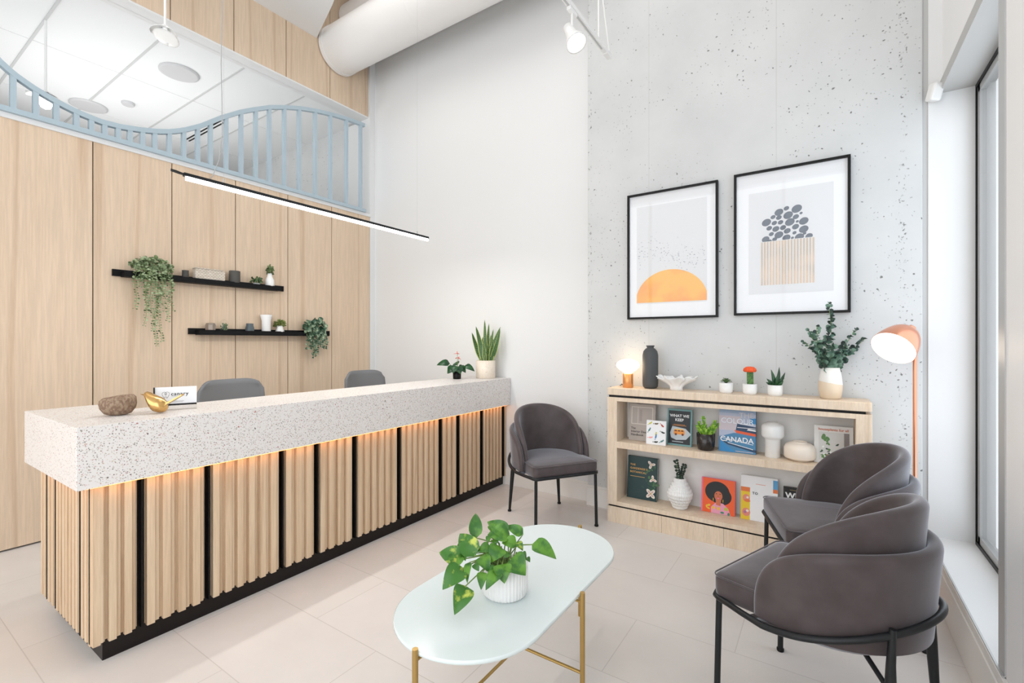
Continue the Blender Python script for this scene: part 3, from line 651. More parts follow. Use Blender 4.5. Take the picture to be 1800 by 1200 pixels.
RP = [(-1.6, 4.138), (0.184, 3.711), (0.684, 3.238), (0.741, 3.189), (0.841, 3.136), (0.956, 3.092), (1.067, 3.063), (1.197, 3.046), (1.322, 3.054), (1.454, 3.08), (1.567, 3.11), (1.654, 3.142), (1.746, 3.189), (1.873, 3.273), (2.042, 3.413), (2.205, 3.53), (2.339, 3.61), (2.48, 3.688), (2.65, 3.759), (2.808, 3.814), (3.0, 3.864), (3.204, 3.904), (3.423, 3.933), (3.583, 3.946)]
RB = [-0.007, 0.143, 0.293, 0.443, 0.593, 0.743, 0.851, 0.954, 1.061, 1.145, 1.221, 1.302, 1.376, 1.457, 1.538, 1.64, 1.746, 1.852, 1.953, 2.083, 2.214, 2.349, 2.48, 2.633, 2.792, 2.975, 3.16, 3.367, 3.562]
def rz_at(y):
    for (a_, za), (b_, zb) in zip(RP, RP[1:]):
        if a_ <= y <= b_: return za+(zb-za)*(y-a_)/(b_-a_)
    return RP[0][1] if y < RP[0][0] else RP[-1][1]
w_ = .018
bot = MB().box(-.02, .02, -1.6, 3.63, 0, .035); bot.obj('bottom_rail', 'blue', t)
tp = MB(); ys = [-1.6+i*.04 for i in range(int((3.61+1.6)/.04)+1)]+[3.615]; A = []
for i, y in enumerate(ys):
    z_ = rz_at(y)-2.925; z2 = rz_at(y+.01)-2.925; z1 = rz_at(y-.01)-2.925; dy, dz = .02, z2-z1; L = math.hypot(dy, dz); ny, nz = -dz/L*w_, dy/L*w_
    A.append([(-.02, y+ny, z_+nz), (.02, y+ny, z_+nz), (.02, y-ny, z_-nz), (-.02, y-ny, z_-nz)])
tp.grid(A, closed_u=True, smooth=False); tp.obj('top_rail', 'blue', t)
for y in RB: box('baluster', -.018, .018, y-.015, y+.015, .03, rz_at(y)-2.925, 'blue', t)

# ------------------------------------------------------------ ceiling fittings in the back room
def disc(name, x, y, r, label, cat, m='ceilwhite', h=.02):
    o = MB().lathe([(r*.9, -h), (r, -h*.6), (r, 0)], n=40).obj(name, m); o.location = (x, y, 4.099); return tag(o, label, cat)
M['discgrey'] = mat('speaker cloth grey', (.60, .60, .61), .8)
disc('ceiling_speaker', -5.38, 2.04, .17, 'round grey ceiling speaker nearer the wood wall edge', 'speaker', 'discgrey')
disc('ceiling_speaker', -7.0, 1.75, .17, 'round grey ceiling speaker seen low behind the blue balusters', 'speaker', 'discgrey')
disc('smoke_detector', -6.55, 1.98, .06, 'tiny round white detector on the tiled ceiling above the railing dip', 'detector', 'discgrey', .03)
t = thing('slot_diffuser', 'black twin slot air diffuser in the tiled ceiling behind the railing', 'vent', (-6.1, 2.78, 4.0895))
box('frame', -1.0, .0, -.05, .05, -.002, .004, 'ceilwhite', t)
for s_ in (-.022, .022): box('slot', -.99, -.01, s_-.009, s_+.009, -.006, -.0025, 'black', t)

# ------------------------------------------------------------ ducts and pipes
t = thing('air_duct', 'large white round air duct crossing high above the white wall', 'duct', (XW, 3.295, 4.665))
MB().tube([(-.02, 0, 0), (2.9, 0, 0)], .25, 48).obj('duct_body', 'duct', t)
for x in (1.25, 2.5): MB().tube([(x, 0, 0), (x+.02, 0, 0)], .2512, 48).obj('duct_seam', 'duct', t)
MB().tube([(-.015, 0, 0), (.03, 0, 0)], .255, 48).obj('wall_collar', 'duct', t)
t = thing('upper_air_duct', 'white round air duct running above and behind the large one', 'duct', (XW, 3.50, 5.10))
MB().tube([(-.02, 0, 0), (3.9, 0, 0)], .20, 40).obj('duct_body', 'duct', t)
MB().tube([(.9, 0, 0), (.92, 0, 0)], .202, 40).obj('duct_seam', 'duct', t)
t = thing('white_pipe', 'slim white pipe with black clamps near the top edge of the wood wall', 'pipe', (XW+.3, 2.62, 5.2))
MB().tube([(-.3, 0, 0), (2.2, 0, 0)], .05, 20).obj('pipe_body', 'duct', t)
for x in (.12, .45): MB().tube([(x, 0, 0), (x+.02, 0, 0)], .058, 20).obj('clamp', 'black', t)

# ------------------------------------------------------------ track light
t = thing('track_light', 'white ceiling track with a bell shaped spotlight near the concrete wall', 'lamp', (-1.37, 3.30, 3.57))
MB().box(-.017, .017, -3.2, 0, -.01, .022).obj('track_rail', 'ceramic', t, bevel=.002)
MB().box(-.018, .018, 0, .09, -.014, .024).obj('end_cap', 'ceramic', t, bevel=.003)
MB().box(-.006, .006, -3.2, -.06, -.0125, -.0095).obj('track_slot', 'greytrim', t)
MB().box(-.015, .015, -.60, -.50, -.035, -.0105).obj('adapter', 'ceramic', t, bevel=.003)
MB().tube([(0, -.55, -.03), (0, -.55, -.12)], .008, 8).obj('stem', 'ceramic', t)
sp = MB().lathe([(.022, .085), (.034, .08), (.036, .03), (.045, -.02), (.068, -.075), (.070, -.085), (.062, -.083), (.03, -.02)][::-1], n=32, cap=False)
so = sp.obj('lamp_head', 'ceramic', t); so.location = (0, -.55, -.175); so.rotation_euler = (math.radians(-10), math.radians(-28), 0)
lo = MB().lathe([(.001, -.072), (.058, -.072)], n=24, cap=False).obj('lens', 'bulb', t); lo.location = so.location; lo.rotation_euler = so.rotation_euler
bk = MB().lathe([(.001, .086), (.022, .085)], n=24, cap=False).obj('lamp_cap', 'ceramic', t); bk.location = so.location; bk.rotation_euler = so.rotation_euler
MB().tube([(0, -.12, .02), (0, -.12, 1.1)], .006, 6).obj('hanger', 'ceramic', t)
MB().tube([(.02, .03, .02), (.02, -.05, .22), (.015, -.11, .42), (.012, -.14, 1.1)], .006, 6).obj('feed_cable', 'ceramic', t)
o = MB().box(-.03, .03, -.028, .028, -.05, .05).obj('motion_sensor', 'ceramic', bevel=.012)
o.location = (.535, 3.655, 2.86); o.rotation_euler = (.25, .1, .5); tag(o, 'small white motion sensor high in the corner by the window header', 'sensor')

# ------------------------------------------------------------ framed prints
def frame(x0, x1, z0, z1, label):
    W_, H_ = x1-x0, z1-z0; t = thing('framed_print', label, 'picture', (x0, YC-.001, z0), 0, 'framed prints on the concrete wall')
    f_ = .016; MB().box(0, W_, -.03, 0, 0, f_).box(0, W_, -.03, 0, H_-f_, H_).box(0, f_, -.03, 0, f_, H_-f_).box(W_-f_, W_, -.03, 0, f_, H_-f_).obj('frame', 'black', t, bevel=.0012)
    box('mat_board', f_, W_-f_, -.013, -.002, f_, H_-f_, 'card', t)
    box('glazing', f_, W_-f_, -.022, -.020, f_, H_-f_, 'glass', t)
    return t, W_, H_
def flat(mb, poly, y, mi): mb.prism(poly, lambda u, v, w_: (u, w_, v), y, y+.0006, mi)
M['printgrey'] = mat('pale grey print', srgb(222, 223, 225), .7)
M['yellowgold'] = leaf_mat('golden yellow print', srgb(250, 186, 74), srgb(246, 162, 66), 5, .7)
M['navy'] = mat('slate navy print', srgb(78, 88, 102), .7)
M['tan'] = leaf_mat('sand stripe print', srgb(220, 192, 164), srgb(200, 180, 158), 6, .7)
t, W_, H_ = frame(-1.333, -.650, 1.578, 2.580, 'framed print of a golden half sun, left of the two')
b = MB(); flat(b, [(.075, .12), (.605, .12), (.605, .895), (.075, .895)], -.0142, 0)
flat(b, [(.075, .13)]+[(x, .13+.25*math.sqrt(max(0, 1-((x-.34)/.275)**2))) for x in [.075+.53*i/30 for i in range(31)]]+[(.605, .13)], -.0152, 1)
rr = random.Random(5)
for i in range(150):
    x = rr.uniform(.085, .595); z_ = .50+rr.gauss(0, .055)+.04*math.sin(x*9); s_ = rr.uniform(.0025, .005)
    flat(b, [(x-s_, z_), (x, z_-s_*.6), (x+s_, z_+s_*.4), (x, z_+s_*.3)], -.0152, 2)
b.obj('print', ['printgrey', 'yellowgold', 'navy'], t)
t, W_, H_ = frame(-.5435, .136, 1.586, 2.593, 'framed print of navy pebbles over tan stripes, right of the two')
b = MB(); flat(b, [(.095, .145), (.59, .145), (.59, .855), (.095, .855)], -.0142, 0)
for i in range(18):
    x = .172+i*.0178; flat(b, [(x, .205), (x+.0105, .205), (x+.0105, .505), (x, .505)], -.0152, 1)
PB = [(.28, .70, .026), (.325, .72, .016), (.385, .708, .03), (.245, .672, .015), (.28, .664, .017), (.335, .672, .028), (.38, .655, .018), (.41, .675, .009), (.205, .640, .028), (.253, .630, .016), (.29, .630, .016), (.345, .624, .028), (.388, .622, .009), (.425, .620, .027), (.222, .598, .017), (.262, .588, .021), (.305, .592, .018), (.33, .566, .02), (.378, .588, .02), (.425, .565, .027), (.235, .556, .015), (.28, .545, .026), (.372, .548, .012), (.43, .537, .01), (.20, .524, .023), (.255, .518, .015), (.325, .520, .024), (.36, .515, .009), (.40, .515, .027), (.455, .515, .021), (.222, .506, .016)]
for x, z_, r_ in PB:
    pl = [(u, max(v, .508)) for u, v in circ(x, z_, r_*1.05, r_*.85, 18, .5)]
    flat(b, pl, -.0152, 2)
b.obj('print', ['printgrey', 'tan', 'navy'], t)

# ------------------------------------------------------------ low bookcase
BT = 1.04; X0 = -1.414; X1 = .230; YF = 3.45
bk = thing('bookcase', 'low pale wood bookcase with two open shelves against the concrete wall', 'bookcase', (X0, YF, 0))
L = X1-X0; D_ = YC-.004-YF
MB().box(0, L, 0, D_, .985, BT).obj('top_board', 'shelfwood', bk, bevel=.005)
box('shadow_gap', .012, L-.03, .006, D_, .969, .985, 'black', bk)
MB().box(0, .078, 0, D_, .135, .969).obj('side_panel', 'shelfwood', bk, bevel=.002)
MB().box(L-.078, L, 0, D_, .135, .969).obj('side_panel', 'shelfwood', bk, bevel=.002)
MB().box(.078, L-.078, 0, D_, .939, .969).obj('upper_rail', 'shelfwood', bk, bevel=.001)
MB().box(.078, L-.078, 0, D_, .579, .628).obj('shelf', 'shelfwood', bk, bevel=.001)
MB().box(.078, L-.078, 0, D_, .135, .166).obj('bottom_board', 'shelfwood', bk, bevel=.001)
box('shadow_gap', .012, L-.012, .006, D_, .123, .135, 'black', bk)
b = MB(); c_ = 0
for i, w_ in enumerate((.42, .42, .42, L-1.26)): b.box(c_, c_+w_-.0015, 0, D_, 0, .123); c_ += w_
b.obj('plinth', 'shelfwood', bk, bevel=.0015)
box('back_panel', .078, L-.078, D_-.012, D_, .166, .939, mat('bookcase back grey white', (.84, .83, .81), .7), bk)

# things on top
t = thing('table_lamp', 'small table lamp with copper base and glowing opal globe on the bookcase', 'lamp', (-1.283, 3.55, BT))
MB().lathe([(.038, 0), (.040, .002), (.040, .108), (.037, .110), (.001, .110)], n=40).obj('base', 'copperwood', t)
MB().lathe([(.024, .108), (.030, .118), (.060, .136), (.084, .160), (.088, .178), (.080, .198), (.055, .214), (.025, .221), (.001, .222)], n=48).obj('globe', 'globe', t)
MB().tube([(-.035, .0, .015), (-.06, .02, .022), (-.085, .08, .010), (-.115, .128, .0), (-.135, .140, -.06), (-.142, .143, -.3), (-.155, .143, -.5), (-.152, .143, -.58), (-.139, .143, -.66), (-.136, .143, -.8)], .003, 6).obj('power_cord', 'black', t)
t = lathe_thing('bottle_vase', [(.036, 0), (.046, .004), (.056, .016), (.0585, .04), (.0585, .255), (.052, .285), (.036, .305), (.026, .310), (.026, .318), (.032, .326), (.030, .330), (.022, .328)], 'darkgrey', 'tall matte charcoal bottle vase beside the small table lamp', 'vase', (-1.118, 3.585, BT), n=44)
b = MB(); rows = []; n = 96
for q, (r_, z_) in enumerate([(.035, 0), (.04, .003), (.038, .02), (.045, .035), (.065, .055), (.09, .072), (.11, .085), (.122, .094)]):
    k = max(0, q-2)/5
    rows.append([((r_+.016*k*math.sin(9*a)+.006*k*math.sin(17*a+1))*math.cos(a)*1.12, (r_*.62+.01*k*math.sin(9*a+.5))*math.sin(a), z_+.010*k*math.sin(9*a+1.3)+.007*k*math.sin(14*a)) for a in [2*PI*j/n for j in range(n)]])
b.grid(rows, closed_u=True); b.add(rows[0], [tuple(range(n))[::-1]])
o = b.obj('ruffled_bowl', 'ceramic', solid=.005); o.location = (-.918, 3.565, BT); tag(o, 'white ruffled coral shaped bowl on the bookcase', 'bowl')
PP = [(.036, 0), (.042, .006), (.0445, .018), (.0445, .070), (.041, .071), (.039, .062)]
def potted(label, loc, name): 
    t = thing(name, label, 'plant', loc, 0, 'small white pots on the bookcase')
    MB().lathe(PP, n=32).obj('pot', 'ceramic', t); MB().lathe([(.001, .063), (.039, .063)], n=24, cap=False).obj('soil', 'soil', t); return t
t = potted('small rosette succulent in a white pot, left of the three on the bookcase', (-.577, 3.565, BT), 'rosette_succulent')
b = MB()
for ring, (n_, r_, up) in enumerate(((8, .036, .012), (7, .028, .022), (5, .016, .030))):
    for i in range(n_):
        q = 2*PI*i/n_+ring; b.leaf((0, 0, .068+ring*.006), (r_*math.cos(q), r_*math.sin(q), .072+up), .022, (0, 0, 1), .15, shape='heart')
b.obj('leaves', 'succ', t, solid=.004)
t = potted('orange topped moon cactus in a white pot, middle of the three on the bookcase', (-.428, 3.565, BT), 'moon_cactus')
b = MB(); rows = [[(( .0185+.004*math.cos(3*a+z_*6)+.0008*math.sin(z_*400))*math.cos(a), (.0185+.004*math.cos(3*a+z_*6))*math.sin(a), .06+z_) for a in [2*PI*j/36 for j in range(36)]] for z_ in [i*.006 for i in range(17)]]
b.grid(rows, closed_u=True); b.obj('stem', 'cactus', t)
MB().lathe([(.012, .150), (.034, .152), (.040, .160), (.037, .174), (.024, .186), (.001, .189)], n=60, ridge=.06, nr=13).obj('bloom', 'orange', t)
t = potted('spiky aloe in a white pot, right of the three on the bookcase', (-.277, 3.565, BT), 'aloe')
b = MB()
for r_, f_, z_, w_ in [(-.03, -.01, .185, .026), (.03, 0, .20, .024), (.068, .0, .165, .022), (-.055, 0, .125, .024), (0, -.02, .14, .022), (-.01, .02, .16, .022), (.045, -.02, .11, .022), (-.035, -.03, .105, .022), (.01, .03, .13, .02), (-.05, .02, .10, .02), (.05, .03, .115, .02)]:
    q = rp(r_, f_, z_-.012); b.leaf((q.x*.15, q.y*.15, .058), q, w_, -Fw, .04, shape='lance', fold=.5)
b.obj('leaves', 'dkleaf', t, solid=.003)
t = thing('eucalyptus_vase', 'white and sand dipped vase of eucalyptus branches on the right end of the bookcase', 'plant', (.028, 3.57, BT))
prof = [(.045, 0), (.056, .006), (.064, .06), (.065, .09), (.058, .15), (.049, .196), (.045, .196), (.044, .17)]
b = MB().lathe(prof, n=64)
vm = mat('dipped glaze', (.85, .85, .84), .45); nt = NT(vm); cc = nt.n('ShaderNodeTexCoord'); sx = nt.n('ShaderNodeSeparateXYZ'); nt.l(cc.outputs['Object'], sx.inputs[0])
m1 = nt.n('ShaderNodeMath', operation='MULTIPLY_ADD'); nt.l(sx.outputs[0], m1.inputs[0]); m1.inputs[1].default_value = .18; nt.l(sx.outputs[2], m1.inputs[2])
nt.base(nt.ramp(m1.outputs[0], [(.0, srgb(226, 208, 184)), (.098, srgb(236, 235, 231))], 'CONSTANT')); b.obj('vase', vm, t)
b = MB(); s_ = MB(); rr = random.Random(11)
for (r_, f_, z_, bow) in [(-.135, .0, .43, -.03), (-.10, -.02, .455, -.05), (-.155, .02, .36, -.01), (-.01, .0, .60, .01), (.01, .0, .50, -.03), (.16, 0, .435, .02), (.215, .0, .375, .03), (.09, -.02, .33, .01), (-.06, .01, .34, 0), (.04, -.03, .30, 0), (-.02, -.03, .27, 0), (.10, .03, .27, .02)]:
    T = rp(r_, f_, z_); B = Vector((0, 0, .12)); n_ = int((T-B).length/.0165); P = []
    for i in range(n_+1):
        q = i/n_; P.append(B.lerp(T, q)+R*(bow*math.sin(PI*q))+R*((-r_)*.25*math.sin(PI*q)))
    s_.tube(P, .0014, 5)
    for i, p_ in enumerate(P[3:]):
        for sd in (-1, 1):
            q = rr.uniform(0, PI); d = (R*sd*math.cos(q)+Fw*math.sin(q)*sd+Vector((0, 0, rr.uniform(-.1, .7)))).normalized(); k = .040*(1-.5*(i/len(P)))*rr.uniform(.8, 1.15)
            b.leaf(p_, p_+d*k, k*.95, (rr.uniform(-.5, 1), -1, rr.uniform(-.4, 1)), .1, mi=int(rr.random() < .25+.6*(i/len(P))**2), shape='round', seg=5)
b.obj('leaves', ['euca', 'eucadark'], t); s_.obj('stems', 'stem', t)

# books
def C(name, r, g_, b_, rough=.45):
    if name not in M: M[name] = mat(name, srgb(r, g_, b_), rough)
    return name
def book(label, x, y, z, w_, h, th, cover, lean=.12, yaw=0, back=None):
    t = thing('book', label, 'book', (x, y, z+.001), yaw, 'books displayed in the bookcase', rx=-lean)
    MB().box(-w_/2, w_/2, 0, .002, 0, h).box(-w_/2, w_/2, th-.002, th, 0, h).box(-w_/2, -w_/2+.002, .002, th-.002, 0, h).obj('cover', back or cover, t)
    box('pages', -w_/2+.002, w_/2-.003, .002, th-.002, .003, h-.003, 'paper', t)
    return t
def art(t, polys, mats, name='cover_print'):
    b = MB()
    for k, (pl, mi) in enumerate(polys): b.prism(pl, lambda u, v, w_: (u, w_, v), -.0004-.00012*k*.3, -.0002-.00012*k*.3+.0002, mi)
    return b.obj(name, mats, t)
TR = (PI/2, 0, 0)
def rect(a, b_, c, d): return [(a, c), (b_, c), (b_, d), (a, d)]
Z1 = .628; Z2 = .166
t = book('grey book titled The Interior Design Handbook, at the upper left of the bookcase', -1.185, 3.575, Z1, .205, .283, .022, C('taupe cover', 176, 166, 158), .10)
art(t, [(rect(-.085, .085, .125, .262), 0), (rect(-.078, .078, .132, .255), 1), (rect(-.035, -.031, .132, .255), 0), (rect(-.02, .0, .15, .24), 2), (rect(-.085, -.03, .112, .1135), 2)], [C('pale taupe line', 206, 198, 190), C('mid taupe print', 172, 163, 156), C('warm grey print', 160, 150, 143)])
text('The\nInterior Design\nHandbook', .0235, (-.085, -.0008, .086), TR, 'ink', t, bold=.01, ls=1.05)
t = book('small square white book of colourful birds, in front of the grey book', -1.052, 3.50, Z1, .145, .178, .022, C('white cover', 238, 234, 228), .10, back='card')
pl = []; cs = ['card', C('bird yellow', 196, 190, 60), C('bird brown', 100, 80, 50), C('bird red', 190, 70, 50), C('bird teal', 80, 130, 130), C('bird dark', 40, 48, 44), C('bird pink', 236, 160, 160), C('bird blue', 60, 130, 190)]
for (cx, cz, col, a_) in [(-.045, .155, 1, .6), (.0, .155, 2, 0), (.045, .145, 3, -.8), (-.05, .105, 4, 1.0), (.0, .075, 1, 1.4), (.05, .095, 5, -.4), (-.04, .05, 6, .1), (.0, .058, 7, 1.3), (.045, .03, 4, .5), (.0, .02, 5, 0)]:
    pl.append((circ(cx, cz, .013, .006, 14, a_), col)); pl.append(([(cx-.012*math.cos(a_), cz-.012*math.sin(a_)), (cx-.024*math.cos(a_)-.003*math.sin(a_), cz-.024*math.sin(a_)+.003*math.cos(a_)), (cx-.022*math.cos(a_+.2), cz-.022*math.sin(a_+.2))][::1], col)); pl.append((circ(cx+.012*math.cos(a_), cz+.012*math.sin(a_)+.003, .005, .005, 10), col))
art(t, pl, cs)
t = book('dark book titled What We Keep with an orange van on its cover', -.90, 3.565, Z1, .178, .268, .028, C('teal cover', 112, 158, 160), .10)
van = [(rect(-.079, .079, .012, .255), 0), ([(-.058, .055), (-.02, .04), (.05, .048), (.085, .09), (.045, .128), (-.05, .140), (-.066, .09)], 1), (rect(-.040, .040, .082, .112), 2), ([(-.038, .112), (.036, .112), (.032, .122), (-.030, .122)], 3), (rect(-.034, -.016, .104, .114), 4), (rect(-.010, .008, .104, .114), 4), (rect(.013, .031, .104, .114), 4), (circ(-.024, .082, .0085), 4), (circ(.025, .082, .0085), 4), (rect(-.05, .05, .146, .148), 2), (rect(-.04, .04, .153, .155), 2), (rect(-.05, .03, .026, .031), 1)]
art(t, van, [C('near black cover', 26, 32, 38), C('silver grey print', 190, 198, 204), C('van orange', 238, 152, 62), C('van yellow', 246, 190, 90), C('van brown', 110, 50, 36)])
text('WHAT WE\nKEEP', .0285, (0, -.001, .209), TR, 'card', t, bold=.022, align='CENTER', ls=1.05)
t = book('large blue photo book titled The Colour Canada with an orange boat', -.508, 3.565, Z1, .232, .303, .026, C('sky blue cover', 150, 176, 204), .06, back=C('deep blue cover', 36, 84, 128))
w2_ = .116; pl = [(rect(-w2_, w2_, .0, .303), 0), (rect(-w2_, w2_, .11, .27), 1), (rect(-w2_, .02, .15, .25), 2), ([(-w2_, 0), (w2_, 0), (w2_, .13), (-.02, .135), (-w2_, .10)], 3), ([(-.10, .075), (w2_, .03), (w2_, .012), (-.06, .05)], 4), ([(-.116, .0), (0.0, .0), (-.05, .03), (-.116, .08)], 5), ([(-.01, .150), (.0, .200), (w2_, .185), (w2_, .13), (.0, .14)], 4), ([(-.02, .155), (w2_, .139), (w2_, .122), (-.005, .135)], 6), (rect(.0, w2_, .172, .176), 7), (rect(.02, .1, .196, .200), 7), ([(.06, .16), (w2_, .155), (w2_, .165), (.07, .170)], 7), (rect(.08, w2_, .205, .245), 5), ([(-.06, .062), (.1, .03), (.1, .034), (-.06, .066)], 7), ([(-.1, .092), (.1, .062), (.1, .065), (-.1, .096)], 7), (rect(-.01, .1, .008, .012), 2)]
art(t, pl, [C('blue grey sky', 150, 172, 200), C('lilac sky', 176, 186, 208), C('pinkish sky', 200, 190, 198), C('harbour blue', 70, 130, 172), C('navy water', 28, 62, 96), C('bright blue', 44, 136, 196), C('boat orange', 226, 92, 50), 'card'])
text('THE', .050, (.103, -.0022, .243), TR, C('pale title', 206, 206, 212), t, align='RIGHT', bold=.006)
text('COLOUR', .050, (.103, -.0022, .200), TR, C('light title', 226, 234, 242), t, align='RIGHT', bold=.008)
text('CANADA', .050, (.103, -.0022, .072), TR, 'card', t, align='RIGHT', bold=.015)
t = book('white book titled houseplants for all, at the upper right of the bookcase', .044, 3.575, Z1, .205, .235, .022, C('pale grey cover', 220, 218, 214), .10)
pl = [(rect(-.078, .082, .018, .195), 0)]
rr = random.Random(8)
for i in range(60): pl.append((circ(rr.uniform(-.07, .05), .03+abs(rr.gauss(0, .05)), rr.uniform(.005, .012), rr.uniform(.003, .007), 8, rr.uniform(0, 3)), rr.choice([1, 1, 2, 3, 0])))
for cx, cz in ((-.05, .17), (-.045, .15), (-.055, .16), (-.03, .155)): pl.append((circ(cx, cz, .014, .009, 10, cx*30), 1))
pl += [(rect(.055, .082, .10, .195), 4), ([(-.03, .02), (.0, .02), (.006, .055), (-.036, .055)], 5), ([(.01, .02), (.04, .02), (.044, .05), (.006, .05)], 6)]
pl = [(q, m_) for q, m_ in pl if min(a_[1] for a_ in q) > .012]
art(t, pl, [C('photo pale', 206, 204, 200), C('photo green', 90, 130, 70), C('photo dark green', 40, 60, 44), C('photo white', 232, 232, 228), C('photo curtain', 130, 122, 120), C('terracotta', 160, 96, 66), C('blush pot', 214, 180, 156)])
text('houseplants for all', .0215, (.0, -.0012, .205), TR, C('rust title', 200, 112, 70), t, align='CENTER', bold=.02)
t = book("dark green book titled The Gardener's Botanical on the lower shelf", -1.192, 3.60, Z2, .236, .325, .026, C('bottle green cover', 22, 56, 58), .10)
pl = []
rr = random.Random(4)
for i in range(34): q = rr.uniform(0, 1); pl.append((circ(.075+.03*math.sin(q*7)+rr.uniform(-.02, .02), .08+.19*q, .013, .005, 9, rr.uniform(0, 3)), 0 if rr.random() < .6 else 1))
for i in range(14): pl.append((circ(rr.uniform(-.0, .08), rr.uniform(.08, .16), .013, .006, 9, rr.uniform(0, 3)), 1))
def flower(cx, cz, s_, ang, n_=4):
    for k in range(n_): a_ = ang+2*PI*k/n_; pl.append((circ(cx+s_*.6*math.cos(a_), cz+s_*.6*math.sin(a_), s_*.62, s_*.36, 14, a_), 2)); pl.append((circ(cx+s_*.5*math.cos(a_), cz+s_*.5*math.sin(a_), s_*.36, s_*.2, 12, a_), 3))
    pl.append((circ(cx, cz, s_*.16), 4))
flower(.07, .055, .036, PI/4); flower(.068, .275, .028, .2, 3); flower(.085, .165, .026, 1.7, 3)
art(t, pl, [C('botanical green', 70, 110, 70), C('botanical dark', 34, 76, 58), C('petal cream', 238, 230, 220), C('petal shade pink', 208, 180, 170), C('flower centre', 200, 160, 80)])
text('THE\nGARDENER’S\nBOTANICAL', .0205, (-.098, -.001, .252), TR, C('gold title', 232, 178, 96), t, bold=.012, spacing=1.2, ls=1.35)
MB().box(-.095, .02, -.0008, -.0004, .168, .171).obj('subtitle_line', C('gold title', 232, 178, 96), t)
t = book('orange book with a portrait of a woman with a round black hairstyle', -.640, 3.605, Z2, .225, .242, .022, C('hot orange cover', 240, 98, 46), .10, back=C('pink spine', 236, 120, 170))
art(t, [(rect(-.1125, .1125, 0, .242), 0), (rect(-.1125, -.104, 0, .242), 1), (circ(-.005, .150, .082, .074, 32), 2), (circ(.02, .125, .07, .062, 32), 2), ([(-.045, .0), (.085, .0), (.07, .045), (.035, .075), (-.012, .078), (-.045, .04)], 3), ([(-.012, .06), (.018, .055), (.022, .1), (-.015, .1)], 4), (circ(.003, .123, .027, .034, 24), 4), (circ(-.010, .138, .006, .0025, 10), 2), (circ(.014, .138, .006, .0025, 10), 2), (circ(.002, .107, .008, .004, 12), 1), (circ(.002, .121, .003, .006, 8), 5), (circ(-.031, .095, .002, .012, 8), 6), (circ(.034, .093, .002, .012, 8), 6), (circ(-.028, .038, .012, .01, 8), 6), (circ(.005, .036, .012, .012, 8), 6), (circ(.055, .04, .015, .012, 8), 7), (circ(.03, .012, .013, .008, 8), 8), (circ(-.06, .05, .012, .008, 8, .5), 6), (circ(-.062, .028, .012, .006, 8, -.4), 6), (circ(-.075, .04, .006, .012, 8), 6), (circ(.072, .008, .008, .012, 8), 8)],
    [C('hot orange cover', 240, 98, 46), C('pink spine', 236, 120, 170), C('hair black', 24, 24, 26), C('blouse pink', 232, 160, 186), C('portrait skin', 206, 112, 76), C('portrait shade', 176, 84, 60), C('mustard', 236, 190, 60), C('lime', 190, 190, 80), C('leaf teal', 60, 140, 110)])
t = book('white cookbook with yellow food photo strips behind the far chair', -.378, 3.60, Z2, .225, .300, .028, 'card', .10)
art(t, [(rect(-.1125, -.055, .0, .22), 0), (rect(-.1125, -.055, .19, .22), 1), (circ(-.078, .145, .023, .026, 14), 2), (circ(-.072, .128, .02, .01, 12), 1), (circ(-.078, .05, .026, .028, 14), 2), (circ(-.085, .05, .01, .01, 10), 3), (circ(-.07, .06, .009, .009, 10), 4), (circ(-.07, .15, .008, .008, 10), 4)],
    [C('food yellow', 232, 196, 40), C('food orange', 226, 120, 60), C('food pink', 226, 140, 120), C('food purple', 180, 110, 150), C('food white', 240, 226, 214), C('food blue', 90, 160, 210)])
art(t, [(rect(.085, .1125, .205, .290), 0), (rect(.085, .1125, .205, .23), 1)], ['food blue', 'food orange'], 'photo_strip')
art(t, [(rect(-.02, .04, .247, .250), 0)], ['food pink'], 'subtitle_line')
text('TO', .022, (-.04, -.0018, .178), TR, 'ink', t, bold=.02, spacing=1.2)
t = book('black book with bold white lettering mostly hidden behind the far chair', -.125, 3.60, Z2, .215, .262, .026, C('black cover', 16, 15, 15), .10)
text('WE THE', .052, (-.095, -.001, .190), TR, 'card', t, bold=.035)
MB().box(-.07, .09, -.0008, -.0004, .243, .246).obj('subtitle_line', C('dim gold', 150, 130, 80), t)
# pots and vases in the bookcase
t = thing('potted_herb', 'bright green leafy plant in a glossy black pot on the upper shelf of the bookcase', 'plant', (-.708, 3.545, Z1))
MB().lathe([(.042, 0), (.055, .008), (.060, .04), (.062, .118), (.056, .118), (.054, .10)], n=40).obj('pot', mat('glossy black brown glaze', (.022, .018, .016), .18), t)
MB().lathe([(.001, .10), (.055, .10)], n=24, cap=False).obj('soil', 'soil', t)
b = MB(); rr = random.Random(21)
for (tr, tf, tz) in [(-.02, .0, .23), (.065, .0, .20), (-.07, -.01, .17), (.03, -.02, .16), (-.03, -.03, .17), (.09, .0, .18), (-.045, .02, .19), (.0, .02, .17)]:
    T = rp(tr, tf, tz); B = Vector((T.x*.25, T.y*.25, .10))
    for i in range(9):
        q = (i+1)/9; p_ = B.lerp(T, q)
        for sd in (-1, 1): d = (R*sd+Vector((0, 0, .6))-Fw*rr.uniform(-.3, .8)).normalized(); k = rr.uniform(.018, .03)*(1.25-.6*q); b.leaf(p_, p_+d*k, k*.9, -Fw+Vector((0, 0, .5)), .2, shape='heart', seg=5)
b.obj('leaves', 'bright', t)
lathe_thing('totem_vase', [(.043, 0), (.046, .003), (.046, .118), (.048, .122), (.062, .134), (.067, .145), (.067, .205), (.058, .218), (.040, .224), (.034, .232), (.030, .232), (.028, .22)], 'ceramic', 'white mushroom shaped vase on the upper shelf of the bookcase', 'vase', (-.292, 3.575, Z1), n=40)
